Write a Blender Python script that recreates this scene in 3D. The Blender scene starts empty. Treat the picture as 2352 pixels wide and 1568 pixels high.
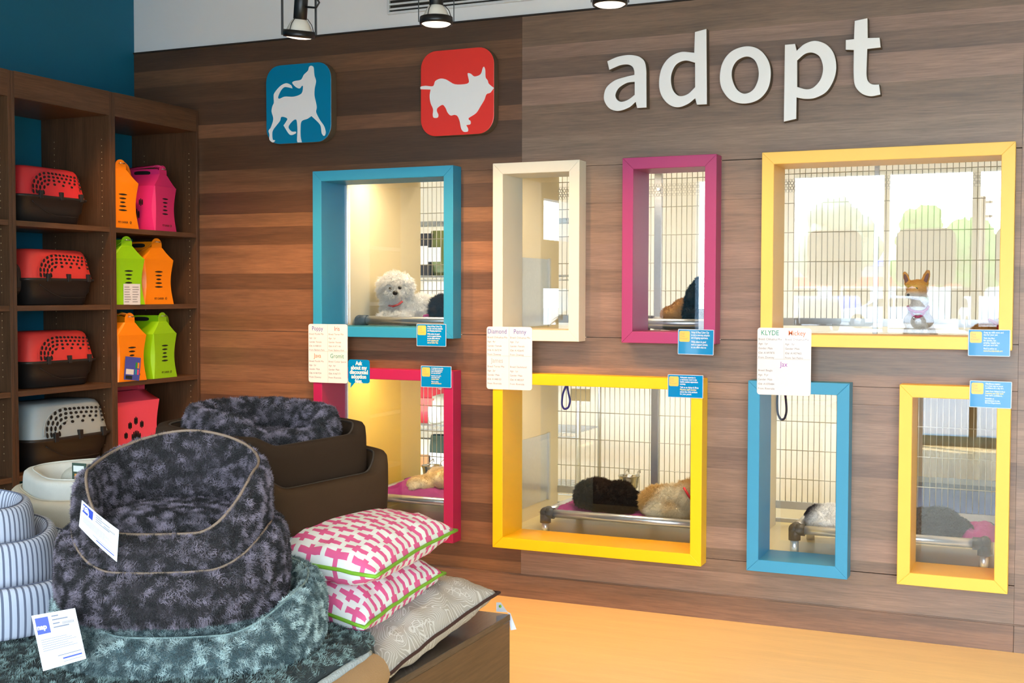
import bpy, bmesh, math, random
import numpy as np
from mathutils import Vector, Matrix, Euler, noise
rnd = random.Random(7)
S = bpy.context.scene
COL = S.collection
PI = math.pi

def lin(*c):
    """sRGB 0-255 to linear"""
    out = []
    for v in c:
        v = v / 255.0
        out.append(v / 12.92 if v <= 0.04045 else ((v + 0.055) / 1.055) ** 2.4)
    return tuple(out)

# ------------------------------------------------------------------ camera
CAM = Vector((0, -5.5406, 1.5))
YAW, PITCH, ROLL, FPX = -0.4149, -0.0385, 0.0022, 2821.85
_f = Vector((math.sin(YAW) * math.cos(PITCH), math.cos(YAW) * math.cos(PITCH), math.sin(PITCH)))
_r = Vector((math.cos(YAW), -math.sin(YAW), 0))
_u = _r.cross(_f)
_r, _u = (math.cos(ROLL) * _r + math.sin(ROLL) * _u, -math.sin(ROLL) * _r + math.cos(ROLL) * _u)
cam_d = bpy.data.cameras.new('camera')
cam_d.sensor_width = 36
cam_d.lens = FPX * 36 / 2352
cam_d.clip_start = 0.05
cam_d.clip_end = 300
cam = bpy.data.objects.new('camera', cam_d)
COL.objects.link(cam)
M = Matrix((_r, _u, -_f)).transposed().to_4x4()
M.translation = CAM
cam.matrix_world = M
S.camera = cam

def at(u, v, x=None, y=None, z=None, w=None):
    """the point on a known plane of the room that a spot of the photograph shows"""
    d = _f * FPX + _r * (u - 1176) + _u * (784 - v)
    if x is not None: s = (x - CAM.x) / d.x
    elif y is not None: s = (y - CAM.y) / d.y
    elif z is not None: s = (z - CAM.z) / d.z
    else: s = w / FPX
    return CAM + d * s

# ------------------------------------------------------------------ world, exposure
S.view_settings.view_transform = 'Standard'
S.view_settings.look = 'None'
S.view_settings.gamma = 1
S.view_settings.exposure = 0.22
S.view_settings.use_curve_mapping = False
S.cycles.use_denoising = True
S.cycles.max_bounces = 8
S.cycles.transparent_max_bounces = 16
S.cycles.sample_clamp_indirect = 6
S.cycles.caustics_reflective = False
S.cycles.caustics_refractive = False

SKY = 14.0
W = bpy.data.worlds.new('world')
S.world = W
W.use_nodes = True
nt = W.node_tree
bg = nt.nodes['Background']
tc = nt.nodes.new('ShaderNodeTexCoord')
sep = nt.nodes.new('ShaderNodeSeparateXYZ')
rmp = nt.nodes.new('ShaderNodeValToRGB')
nt.links.new(tc.outputs['Generated'], sep.inputs[0])
nt.links.new(sep.outputs['Z'], rmp.inputs[0])
nt.links.new(rmp.outputs[0], bg.inputs[0])
rmp.color_ramp.elements[0].color = (0.80, 0.93, 1.0, 1)
rmp.color_ramp.elements[1].color = (0.42, 0.68, 1.0, 1)
bg.inputs[1].default_value = SKY

def light(name, kind, loc, target, power, color, **kw):
    d = bpy.data.lights.new(name, kind)
    d.energy = power
    d.color = color
    for k, v in kw.items():
        setattr(d, k, v)
    o = bpy.data.objects.new(name, d)
    COL.objects.link(o)
    o.location = loc
    o.rotation_euler = (Vector(target) - Vector(loc)).to_track_quat('-Z', 'Y').to_euler()
    return o

sun = light('sun', 'SUN', (0, 0, 20), (3.5, 2.0, 12), 20, (1, 0.95, 0.86), angle=0.01)
# the storefront glazing guides the daylight sampling
por = light('storefront_portal', 'AREA', (0.44, -7.02, 1.4), (0.44, 0, 1.4), 1, (1, 1, 1), shape='RECTANGLE', size=8.1, size_y=2.62)
por.data.cycles.is_portal = True
WARM = (1.0, 0.53, 0.20)
TRACK = [(-4.0, -1.03), (-3.4, -1.03), (-2.85, -1.03), (-2.30, -1.03), (-1.55, -1.03), (-0.9, -1.03), (-0.2, -1.03)]
TRACK_W = [30, 75, 75, 50, 30, 22, 16]
for (lx, ly), lw in zip(TRACK, TRACK_W):
    light('track_spot', 'SPOT', (lx, ly, 2.53), (lx, ly * 0.30, 1.0), lw, WARM, spot_size=math.radians(95), spot_blend=0.7, shadow_soft_size=0.05)
# ceiling downlights over the sales floor
for lx, ly, lw in ((-1.2, -2.0, 60), (0.2, -1.3, 60), (1.6, -1.6, 60), (-3.0, -3.4, 25)):
    light('downlight', 'SPOT', (lx, ly, 3.25), (lx, ly, 0), lw, (1.0, 0.72, 0.40), spot_size=math.radians(80), spot_blend=0.5, shadow_soft_size=0.06)
# unseen fill lights added to brighten the kennels and dogs; corridor lamps
KEN = [(-3.05, 1), (-3.05, 0), (-1.99, 1), (-1.99, 0), (-0.75, 1), (-0.75, 0)]
for kx, up in KEN:
    light('kennel_fill_light', 'AREA', (kx, 0.30, 2.168 if up else 1.168), (kx, 0.34, 0), (2.0 if kx > -1 else (10.0 if kx < -3 else 7.5)) if up else 7.5, (1, 0.86, 0.64), shape='RECTANGLE', size=0.7, size_y=0.12)
light('corridor_lamp', 'AREA', (-3.0, 1.65, 2.85), (-3.0, 1.75, 0), 18, (1, 0.86, 0.66), shape='RECTANGLE', size=1.6, size_y=0.3)
light('corridor_lamp', 'AREA', (-1.0, 1.65, 2.85), (-1.0, 1.75, 0), 6, (1, 0.88, 0.70), shape='RECTANGLE', size=2.2, size_y=0.3)

# ------------------------------------------------------------------ materials
def nodes(name):
    m = bpy.data.materials.new(name)
    m.use_nodes = True
    t = m.node_tree
    return m, t, t.nodes['Principled BSDF'], t.nodes['Material Output']

def N(t, kind, **kw):
    n = t.nodes.new('ShaderNode' + kind)
    for k, v in kw.items():
        if k == 'i':
            for a, b in v.items():
                n.inputs[a].default_value = b
        else:
            setattr(n, k, v)
    return n

def mat(name, c, rough=0.5, metal=0.0, var=0.06, scale=30.0, bump=0.0, bscale=200.0, spec=0.5, sheen=0.0, alpha=1.0, coat=0.0, sub=0.0):
    m, t, b, o = nodes(name)
    tcn = N(t, 'TexCoord')
    nz = N(t, 'TexNoise', i={'Scale': scale, 'Detail': 4.0})
    t.links.new(tcn.outputs['Object'], nz.inputs['Vector'])
    mx = N(t, 'Mix', data_type='RGBA')
    mx.inputs['A'].default_value = (*[max(0, x * (1 - var)) for x in c], 1)
    mx.inputs['B'].default_value = (*[min(1, x * (1 + var)) for x in c], 1)
    t.links.new(nz.outputs['Fac'], mx.inputs['Factor'])
    t.links.new(mx.outputs['Result'], b.inputs['Base Color'])
    b.inputs['Roughness'].default_value = rough
    b.inputs['Metallic'].default_value = metal
    b.inputs['Specular IOR Level'].default_value = spec
    b.inputs['Sheen Weight'].default_value = sheen
    b.inputs['Coat Weight'].default_value = coat
    b.inputs['Alpha'].default_value = alpha
    if bump:
        n2 = N(t, 'TexNoise', i={'Scale': bscale, 'Detail': 3.0})
        t.links.new(tcn.outputs['Object'], n2.inputs['Vector'])
        bp = N(t, 'Bump', i={'Strength': bump, 'Distance': 0.004})
        t.links.new(n2.outputs['Fac'], bp.inputs['Height'])
        t.links.new(bp.outputs['Normal'], b.inputs['Normal'])
    return m

def wood(name, c, axis='x', rough=0.42, lo=0.62, hi=1.25, objcol=True, fine=1.0, spec=0.4):
    """wood laminate with streaks that run along one axis"""
    m, t, b, o = nodes(name)
    tcn = N(t, 'TexCoord')
    def stretched(sc):
        mp = N(t, 'Mapping')
        mp.inputs['Scale'].default_value = sc
        t.links.new(tcn.outputs['Object'], mp.inputs['Vector'])
        return mp
    def ax(a, o_):
        return (a, o_, o_) if axis == 'x' else ((o_, a, o_) if axis == 'y' else (o_, o_, a))
    oi = N(t, 'ObjectInfo')
    n1 = N(t, 'TexNoise', noise_dimensions='4D', i={'Scale': 1.0, 'Detail': 6.0, 'Roughness': 0.62, 'Distortion': 0.5})
    t.links.new(stretched(ax(1.3, 17)).outputs[0], n1.inputs['Vector'])
    mw = N(t, 'Math', operation='MULTIPLY')
    mw.inputs[1].default_value = 37.0
    t.links.new(oi.outputs['Random'], mw.inputs[0])
    t.links.new(mw.outputs[0], n1.inputs['W'])
    n2 = N(t, 'TexNoise', i={'Scale': 1.0, 'Detail': 4.0, 'Roughness': 0.7})
    t.links.new(stretched(ax(7, 150)).outputs[0], n2.inputs['Vector'])
    r1 = N(t, 'MapRange', i={'From Min': 0.3, 'From Max': 0.7, 'To Min': lo, 'To Max': hi})
    t.links.new(n1.outputs['Fac'], r1.inputs['Value'])
    r2 = N(t, 'MapRange', i={'From Min': 0.3, 'From Max': 0.7, 'To Min': 1 - 0.34 * fine, 'To Max': 1 + 0.22 * fine})
    t.links.new(n2.outputs['Fac'], r2.inputs['Value'])
    mu = N(t, 'Math', operation='MULTIPLY')
    t.links.new(r1.outputs[0], mu.inputs[0])
    t.links.new(r2.outputs[0], mu.inputs[1])
    vm = N(t, 'VectorMath', operation='SCALE')
    if objcol:
        vm0 = N(t, 'VectorMath', operation='MULTIPLY')
        vm0.inputs[1].default_value = c
        t.links.new(oi.outputs['Color'], vm0.inputs[0])
        t.links.new(vm0.outputs[0], vm.inputs[0])
    else:
        vm.inputs[0].default_value = c
    t.links.new(mu.outputs[0], vm.inputs['Scale'])
    t.links.new(vm.outputs[0], b.inputs['Base Color'])
    b.inputs['Roughness'].default_value = rough
    b.inputs['Specular IOR Level'].default_value = spec
    bp = N(t, 'Bump', i={'Strength': 0.12, 'Distance': 0.002})
    t.links.new(n2.outputs['Fac'], bp.inputs['Height'])
    t.links.new(bp.outputs['Normal'], b.inputs['Normal'])
    return m

def glass(name, ior=1.72, tint=(1, 1, 1)):
    """thin pane: a clear sheet with its Fresnel reflection"""
    m, t, b, o = nodes(name)
    t.nodes.remove(b)
    tr = N(t, 'BsdfTransparent'); tr.inputs[0].default_value = (*tint, 1)
    gl = N(t, 'BsdfGlossy', i={'Roughness': 0.0})
    fr = N(t, 'Fresnel', i={'IOR': ior})
    mx = N(t, 'MixShader')
    t.links.new(fr.outputs[0], mx.inputs[0]); t.links.new(tr.outputs[0], mx.inputs[1]); t.links.new(gl.outputs[0], mx.inputs[2])
    t.links.new(mx.outputs[0], o.inputs[0])
    return m

def emis(name, c, s):
    m, t, b, o = nodes(name)
    b.inputs['Base Color'].default_value = (*c, 1)
    b.inputs['Emission Color'].default_value = (*c, 1)
    b.inputs['Emission Strength'].default_value = s
    return m

# ------------------------------------------------------------------ mesh builder
class MB:
    def __init__(s):
        s.v = []; s.f = []; s.m = []; s.sm = []
    def add(s, vs, fs, mi=0, smooth=False):
        n = len(s.v)
        s.v += [tuple(x) for x in vs]
        for f in fs:
            s.f.append([i + n for i in f]); s.m.append(mi); s.sm.append(smooth)
        return s
    def box(s, x0, x1, y0, y1, z0, z1, mi=0):
        v = [(x, y, z) for z in (z0, z1) for y in (y0, y1) for x in (x0, x1)]
        return s.add(v, [(0, 2, 3, 1), (4, 5, 7, 6), (0, 1, 5, 4), (2, 6, 7, 3), (0, 4, 6, 2), (1, 3, 7, 5)], mi)
    def prism(s, pts, y0, y1, mi=0, plane='xz', smooth=False):
        """outline pts (a,b) extruded between two depths"""
        def P(a, b, d):
            return (a, d, b) if plane == 'xz' else ((a, b, d) if plane == 'xy' else (d, a, b))
        n = len(pts)
        v = [P(a, b, y0) for a, b in pts] + [P(a, b, y1) for a, b in pts]
        s.add(v, [[i, (i + 1) % n, n + (i + 1) % n, n + i] for i in range(n)], mi, smooth)
        s.add(v[:n], [list(range(n))[::-1]], mi)
        s.add(v[n:], [list(range(n))], mi)
        return s
    def tube(s, pts, r, seg=8, mi=0, closed=False, caps=True, rs=None):
        pts = [Vector(p) for p in pts]
        n = len(pts)
        rings = []
        prev = None
        for i, p in enumerate(pts):
            a = pts[(i - 1) % n] if (closed or i > 0) else p
            b = pts[(i + 1) % n] if (closed or i < n - 1) else p
            d = (b - a)
            d = d.normalized() if d.length > 1e-9 else Vector((0, 0, 1))
            if prev is None:
                ref = Vector((0, 0, 1)) if abs(d.z) < 0.9 else Vector((1, 0, 0))
                s1 = d.cross(ref).normalized()
            else:
                s1 = (prev - d * prev.dot(d))
                s1 = s1.normalized() if s1.length > 1e-6 else d.orthogonal().normalized()
            prev = s1
            s2 = d.cross(s1)
            rr = rs[i] if rs else r
            rings.append([p + (s1 * math.cos(2 * PI * k / seg) + s2 * math.sin(2 * PI * k / seg)) * rr for k in range(seg)])
        v = [q for ring in rings for q in ring]
        fs = []
        m = n if closed else n - 1
        for i in range(m):
            j = (i + 1) % n
            for k in range(seg):
                fs.append((i * seg + k, i * seg + (k + 1) % seg, j * seg + (k + 1) % seg, j * seg + k))
        s.add(v, fs, mi, True)
        if caps and not closed:
            s.add(rings[0], [list(range(seg))[::-1]], mi)
            s.add(rings[-1], [list(range(seg))], mi)
        return s
    def lathe(s, prof, seg=24, mi=0, c=(0, 0, 0), R=None):
        """profile of (radius, z) turned about z"""
        n = len(prof)
        v = []
        for r, z in prof:
            for k in range(seg):
                p = Vector((r * math.cos(2 * PI * k / seg), r * math.sin(2 * PI * k / seg), z))
                if R is not None: p = R @ p
                v.append(p + Vector(c))
        fs = [(i * seg + k, i * seg + (k + 1) % seg, (i + 1) * seg + (k + 1) % seg, (i + 1) * seg + k) for i in range(n - 1) for k in range(seg)]
        return s.add(v, fs, mi, True)
    def grid(s, P, nu, nv, mi=0, cu=False, cv=False, smooth=True):
        """surface P(i,j) over nu x nv points, closed in u and/or v if asked"""
        v = [P(i, j) for i in range(nu) for j in range(nv)]
        fs = []
        for i in range(nu if cu else nu - 1):
            for j in range(nv if cv else nv - 1):
                a, b = (i + 1) % nu, (j + 1) % nv
                fs.append((i * nv + j, a * nv + j, a * nv + b, i * nv + b))
        return s.add(v, fs, mi, smooth)
    def ball(s, c, r, mi=0, seg=12, rings=8, R=None):
        r = (r, r, r) if isinstance(r, (int, float)) else r
        def P(i, j):
            th = PI * j / (rings - 1); ph = 2 * PI * i / seg
            p = Vector((r[0] * math.sin(th) * math.cos(ph), r[1] * math.sin(th) * math.sin(ph), r[2] * math.cos(th)))
            if R is not None: p = R @ p
            return p + Vector(c)
        return s.grid(P, seg, rings, mi, cu=True)
    def mesh(s, name, mats, bevel=0.0):
        me = bpy.data.meshes.new(name)
        me.from_pydata([tuple(v) for v in s.v], [], s.f)
        for x in (mats if isinstance(mats, (list, tuple)) else [mats]):
            me.materials.append(x)
        me.polygons.foreach_set('material_index', s.m)
        me.polygons.foreach_set('use_smooth', s.sm)
        bm = bmesh.new(); bm.from_mesh(me)
        bmesh.ops.remove_doubles(bm, verts=bm.verts, dist=1e-6)
        bmesh.ops.recalc_face_normals(bm, faces=bm.faces)
        if bevel:
            es = [e for e in bm.edges if len(e.link_faces) == 2 and e.calc_face_angle(0) > 0.6]
            bmesh.ops.bevel(bm, geom=es, offset=bevel, segments=2, profile=0.5, affect='EDGES', clamp_overlap=True)
        bm.to_mesh(me); bm.free()
        return me
    def build(s, name, mats, parent=None, bevel=0.0, world=False, kind=None, label=None):
        if world and parent is not None:
            inv = root_matrix(parent).inverted()
            s.v = [tuple(inv @ Vector(v)) for v in s.v]
        o = bpy.data.objects.new(name, s.mesh(name, mats, bevel))
        COL.objects.link(o)
        if parent is not None: o.parent = parent
        if kind: o['kind'] = kind
        if label: o['label'] = label
        return o

def root_matrix(o):
    m = Matrix.LocRotScale(o.location, o.rotation_euler, o.scale)
    return root_matrix(o.parent) @ m if o.parent else m

def thing(name, label, cat, loc=(0, 0, 0), rot=(0, 0, 0), group=None, kind=None):
    o = bpy.data.objects.new(name, None)
    COL.objects.link(o)
    o.empty_display_size = 0.05
    o.location = loc
    o.rotation_euler = rot if isinstance(rot, (tuple, list)) else (0, 0, rot)
    return tag(o, label, cat, group, kind)

def tag(o, label=None, cat=None, group=None, kind=None):
    if label: o['label'] = label
    if cat: o['category'] = cat
    if group: o['group'] = group
    if kind: o['kind'] = kind
    return o

def struct(o, label=None, cat=None):
    return tag(o, label, cat, None, 'structure')

def copy_tree(o, parent=None):
    c = o.copy(); COL.objects.link(c)
    if parent is not None: c.parent = parent
    for ch in list(o.children):
        copy_tree(ch, c)
    return c

def text(name, body, size, mt, parent, loc, rot=(PI / 2, 0, 0), align='LEFT', ext=0.0, label=None, shear=0.0, sx=1.0, sp=1.0, lsp=1.0, bold=0.0):
    d = bpy.data.curves.new(name, 'FONT')
    d.body = body; d.size = size; d.align_x = align; d.extrude = ext; d.shear = shear
    d.space_character = sp; d.space_line = lsp; d.offset = bold
    d.resolution_u = 3
    if not body.strip(): return None
    tmp = bpy.data.objects.new(name, d); COL.objects.link(tmp)
    dg = bpy.context.evaluated_depsgraph_get()
    me = bpy.data.meshes.new_from_object(tmp.evaluated_get(dg))
    bpy.data.objects.remove(tmp); bpy.data.curves.remove(d)
    me.materials.clear(); me.materials.append(mt)
    o = bpy.data.objects.new(name, me)
    COL.objects.link(o)
    o.parent = parent; o.location = loc; o.rotation_euler = rot; o.scale = (sx, 1, 1)
    if label: o['label'] = label
    return o
# ------------------------------------------------------------------ materials of the room
M_plank = wood('walnut_laminate', (0.262, 0.162, 0.112), 'x', rough=0.42, lo=0.70, hi=1.24, spec=0.75, fine=0.8)
M_teal = mat('teal_paint', lin(0, 104, 136), 0.6, var=0.04, scale=6, bump=0.05)
M_white = mat('white_wall_paint', lin(236, 238, 241), 0.75, var=0.02, scale=4, bump=0.05)
M_ceil = mat('ceiling_paint', lin(206, 206, 204), 0.8, var=0.03, scale=3)
M_floor = wood('maple_vinyl', lin(238, 208, 150), 'x', rough=0.38, lo=0.93, hi=1.05, objcol=False, fine=0.22)
M_dark = mat('dark_backing', lin(40, 34, 30), 0.8)
M_core = mat('panel_core', lin(120, 100, 84), 0.8)
M_gate = mat('wire_steel', lin(205, 200, 188), 0.35, metal=0.6)
M_steel = mat('brushed_steel', lin(196, 198, 200), 0.28, metal=0.9, var=0.08, scale=60)
M_cream = mat('cream_kennel_panel', lin(226, 210, 170), 0.45, var=0.03, scale=5)
M_warmlit_panel = mat('warmlit_kennel_panel', lin(232, 196, 88), 0.4, var=0.03, scale=5)  # yellow tint stands in for warm light on the lower kennel walls
M_corr = mat('corridor_paint', lin(236, 230, 216), 0.7, var=0.03, scale=3)
M_glass = glass('clear_pane', 1.74)
M_chrome = mat('chrome_trim', lin(225, 232, 240), 0.15, metal=0.9)
M_black = mat('black_metal', lin(22, 22, 24), 0.35)

XL, ZT, ZB = -4.7793, 2.8498, 0.1123
REV, FP, FW = 0.15, 0.0924, 0.0525   # pane depth behind the wall face, how far frames stand proud, their face width
WIN = [  # x0, x1, z0, z1, colour, label
    (-3.5345, -2.7192, 1.2785, 2.1345, (46, 148, 192), 'bright blue window frame with the white fluffy dog behind its glass'),
    (-2.5040, -2.0546, 1.2755, 2.1335, (232, 230, 214), 'off-white narrow upright window frame, empty behind its glass'),
    (-1.8419, -1.3970, 1.2750, 2.1315, (168, 60, 116), 'magenta narrow upright window frame in the upper row'),
    (-1.1922, -0.1525, 1.2725, 2.1285, (250, 206, 104), 'big yellow window frame with the large-eared dog behind its glass'),
    (-3.5345, -2.7189, 0.2574, 1.1175, (176, 32, 86), 'deep magenta window frame half hidden behind the brown dog beds'),
    (-2.5022, -1.4535, 0.2579, 1.1167, (255, 204, 14), 'wide egg-yellow window frame low on the wall with two dogs inside'),
    (-1.2445, -0.8017, 0.2602, 1.1170, (62, 150, 192), 'light blue narrow upright window frame in the lower row'),
    (-0.5944, -0.1534, 0.2617, 1.1188, (250, 200, 84), 'yellow narrow upright window frame in the lower row'),
]

# ------------------------------------------------------------------ walls
wall_back = thing('wall_back', 'walnut laminate wall of horizontal strips with coloured windows', 'wall', (0, 0, 0), kind='structure')
holes = [(w[0] + 0.02, w[1] - 0.02, w[2] + 0.02, w[3] - 0.02) for w in WIN]
def cut(rect, hs):
    """what is left of a rectangle around the window openings"""
    out = [rect]
    for a, b, c, d in hs:
        nxt = []
        for x0, x1, z0, z1 in out:
            if a >= x1 or b <= x0 or c >= z1 or d <= z0:
                nxt.append((x0, x1, z0, z1)); continue
            if z1 > d: nxt.append((x0, x1, d, z1))
            if z0 < c: nxt.append((x0, x1, z0, c))
            m0, m1 = max(z0, c), min(z1, d)
            if x0 < a: nxt.append((x0, a, m0, m1))
            if x1 > b: nxt.append((b, x1, m0, m1))
        out = nxt
    return out
SHEET_X = [XL + 0.001, -2.390, -0.130, 2.13, 4.2]
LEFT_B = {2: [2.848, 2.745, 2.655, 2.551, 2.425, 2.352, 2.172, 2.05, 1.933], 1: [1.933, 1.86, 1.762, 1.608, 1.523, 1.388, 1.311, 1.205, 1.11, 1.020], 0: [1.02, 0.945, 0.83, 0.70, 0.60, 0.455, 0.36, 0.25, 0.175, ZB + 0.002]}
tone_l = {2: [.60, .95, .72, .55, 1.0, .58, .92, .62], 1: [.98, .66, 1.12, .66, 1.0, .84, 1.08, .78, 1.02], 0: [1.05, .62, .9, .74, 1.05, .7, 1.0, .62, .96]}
RIGHT_B = {2: [2.848, 2.70, 2.635, 2.544, 2.416, 2.26, 2.10, 1.933], 1: [1.933, 1.83, 1.74, 1.62, 1.51, 1.38, 1.30, 1.15, 1.02], 0: [1.02, 0.935, 0.80, 0.70, 0.56, 0.43, 0.33, 0.22, ZB + 0.002]}
tone_r = {2: [.86, 1.08, .80, 1.06, .92, 1.06, .98], 1: [1.0, .92, 1.05, .90, 1.04, .95, .88, .98], 0: [.92, 1.04, .80, 1.02, .94, 1.03, .84, 1.02]}
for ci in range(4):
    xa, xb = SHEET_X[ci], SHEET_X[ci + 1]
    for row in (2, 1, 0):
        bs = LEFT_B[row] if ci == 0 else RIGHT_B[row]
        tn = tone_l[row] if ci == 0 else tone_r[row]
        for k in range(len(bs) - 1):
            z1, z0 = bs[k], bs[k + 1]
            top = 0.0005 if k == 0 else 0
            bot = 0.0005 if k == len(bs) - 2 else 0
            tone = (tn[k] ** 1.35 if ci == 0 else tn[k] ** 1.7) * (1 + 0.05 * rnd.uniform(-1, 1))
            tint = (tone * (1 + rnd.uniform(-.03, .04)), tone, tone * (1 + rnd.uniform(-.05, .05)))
            if ci == 0: tint = tuple(t_ * c_ * (.86 if row == 2 else 1) for t_, c_ in zip(tint, (.84, .63, .44)))  # left sheets' own warmer tone, plus lamp glow and upper shade painted in
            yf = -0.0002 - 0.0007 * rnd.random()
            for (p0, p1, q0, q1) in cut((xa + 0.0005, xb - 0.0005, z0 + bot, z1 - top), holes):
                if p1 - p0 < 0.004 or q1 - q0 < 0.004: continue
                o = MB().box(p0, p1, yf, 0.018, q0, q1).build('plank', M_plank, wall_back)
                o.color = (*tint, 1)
bk = MB()
for r in cut((XL, 4.2, 0.0, ZT), [(w[0] + .003, w[1] - .003, w[2] + .003, w[3] - .003) for w in WIN]):
    bk.box(r[0], r[1], 0.0185, 0.06, r[2], r[3])
bk.build('wall_core', M_core, wall_back, kind='stuff')

base = MB().box(XL + 0.46, -0.13, -0.012, 0.0185, 0.0, ZB).build('baseboard_back', M_plank)
struct(base, 'walnut skirting board under the laminate wall', 'baseboard'); base.color = (.78, .66, .58, 1)
b2_ = MB().box(-0.128, 4.2, -0.012, 0.0185, 0.0, ZB).build('baseboard_back', M_plank)
struct(b2_, 'walnut skirting board under the laminate wall', 'baseboard'); b2_.color = (.86, .84, .84, 1)
ledge = MB().box(XL + 0.46, 4.2, -0.006, -0.0008, ZB - 0.001, ZB + 0.005).build('trim_2', M_plank)
struct(ledge, 'thin raised edge along the top of the skirting board', 'trim'); ledge.color = (.8, .7, .6, 1)

up = MB().box(XL, 4.2, 0.004, 0.12, ZT + 0.006, 3.45).build('wall_upper', M_white)
struct(up, 'white painted wall above the walnut panelling', 'wall')
tr = MB().box(XL, 4.2, -0.006, 0.06, ZT - 0.0015, ZT + 0.006).build('trim_1', M_dark)
struct(tr, 'thin dark capping along the top of the panelling', 'trim')
wl = MB()
WY = (-6.52, -5.80)
wl.box(XL - 0.12, XL, -7.2, WY[0], 0, 3.45); wl.box(XL - 0.12, XL, WY[1], 0.12, 0, 3.45)
for za, zb in ((0, 1.12), (1.56, 2.06), (2.48, 3.45)): wl.box(XL - 0.12, XL, WY[0], WY[1], za, zb)
wl = wl.build('wall_left', M_teal)
struct(wl, 'dark teal painted side wall', 'wall')
fl = MB().box(XL - 0.12, 8, -7.2, 0.0185, -0.06, 0.0).build('floor', M_floor)
struct(fl, 'pale maple sheet floor', 'floor')
ce = MB().box(XL - 0.12, 8, -7.2, 0.12, 3.451, 3.6).build('ceiling', M_ceil)
struct(ce, 'white ceiling', 'ceiling')
wr = MB().box(8, 8.12, -7.2, 0.12, 0, 3.6).build('wall_right', M_teal)
struct(wr, 'teal painted side wall across the shop', 'wall')
bw = MB().box(4.2, 8.0, 0.0, 0.12, 0, 3.45).build('wall_far', M_white)
struct(bw, 'white wall past the panelling', 'wall')

# storefront with the glazing the daylight comes through
wf = MB()
wf.box(XL - 0.12, -3.53, -7.2, -7.05, 0, 3.45)
wf.box(-3.36, -2.64, -7.2, -7.05, 0.10, 2.72)
wf.box(4.2, 8.0, -7.2, -7.05, 0.10, 2.72)
wf.box(-3.53, 8.0, -7.2, -7.05, 2.72, 3.45)
wf.box(-3.53, 8.0, -7.2, -7.05, 0, 0.10)
struct(wf.build('wall_front', M_teal), 'storefront wall around the shop glazing', 'wall')
M_alu = mat('dark_aluminium', lin(70, 66, 60), 0.4, metal=0.3)
for i, mx in enumerate((-2.60, -0.71, 1.2, 2.9, 4.16)):
    struct(MB().box(mx - 0.035, mx + 0.035, -7.18, -7.06, 0.1, 2.72).build('trim_%d' % (10 + i), M_alu), 'dark upright of the storefront glazing', 'trim')
struct(MB().box(-1.585, -1.535, -7.16, -7.08, 0.1, 2.72).build('trim_15', mat('white_upright', lin(240, 240, 240), 0.5)), 'white upright of the storefront glazing', 'trim')

# ------------------------------------------------------------------ linear grille on the upper wall
vent = thing('vent_grille', 'long slotted white air vent grille high on the white wall', 'vent', (-2.65, 0.0, 3.0))
M_ventw = mat('vent_white', lin(214, 220, 226), 0.5)
vx0, vx1, vz0, vz1 = -3.135, -1.62, 2.922, 3.20
g = MB()
g.box(vx0, vx1, -0.012, 0.004, vz0, vz0 + 0.012); g.box(vx0, vx1, -0.012, 0.004, vz1 - 0.012, vz1)
g.box(vx0, vx0 + 0.012, -0.012, 0.004, vz0 + 0.012, vz1 - 0.012); g.box(vx1 - 0.012, vx1, -0.012, 0.004, vz0 + 0.012, vz1 - 0.012)
g.build('frame', M_ventw, vent, world=True, bevel=0.002)
MB().box(vx0 + 0.012, vx1 - 0.012, 0.0005, 0.003, vz0 + 0.012, vz1 - 0.012).build('dark_slot', M_dark, vent, world=True)
k = 0
z = vz0 + 0.026
while z < vz1 - 0.02:
    MB().box(vx0 + 0.012, vx1 - 0.012, -0.010, 0.0, z - 0.0045, z + 0.0045).build('slat', M_ventw, vent, world=True)
    z += 0.0245
MB().box(-2.40, -2.392, -0.011, 0.0, vz0 + 0.012, vz1 - 0.012).build('mullion', M_ventw, vent, world=True)

# ------------------------------------------------------------------ windows
def make_window(n, x0, x1, z0, z1, rgb, label):
    c = lin(*rgb)
    m = mat('frame_paint_%d' % n, c, 0.42, var=0.03, scale=8, spec=0.4)
    w = thing('window_%d' % n, label, 'window', ((x0 + x1) / 2, 0, z0), kind='structure')
    a0, a1, b0, b1 = x0 + FW, x1 - FW, z0 + FW, z1 - FW
    y0, y1 = -FP, -0.0010
    def rail(p):
        MB().prism(p, y0, y1).build('frame_rail', m, w, world=True, bevel=0.0018)
    e = 0.0001
    rail([(x0, z0), (a0, b0), (a0, b1), (x0, z1)])
    rail([(x1, z0), (x1, z1), (a1, b1), (a1, b0)])
    rail([(x0 + e, z1), (a0 + e, b1), (a1 - e, b1), (x1 - e, z1)])
    rail([(x0 + e, z0), (x1 - e, z0), (a1 - e, b0), (a0 + e, b0)])
    t = 0.012; yr = -FP + 0.0025; q = 0.0006
    MB().box(a0 - t, a0 + q, yr, REV, b0, b1).build('reveal_panel', m, w, world=True)
    MB().box(a1 - q, a1 + t, yr, REV, b0, b1).build('reveal_panel', m, w, world=True)
    MB().box(a0 - t, a1 + t, yr, REV, b1 - q, b1 + t).build('reveal_panel', m, w, world=True)
    MB().box(a0 - t, a1 + t, yr, REV, b0 - t, b0 + q).build('reveal_panel', m, w, world=True)
    MB().box(a0 - t, a1 + t, REV, REV + 0.006, b0 - t, b1 + t).build('glass_pane', M_glass, w, world=True)
    if n in (1, 5):
        MB().box(a0 + 0.0005, a0 + 0.012, REV - 0.012, REV - 0.001, b0 + 0.001, b1 - 0.001).build('edge_trim', M_chrome, w, world=True)
    return w
for i, w_ in enumerate(WIN):
    make_window(i + 1, *w_)

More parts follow.
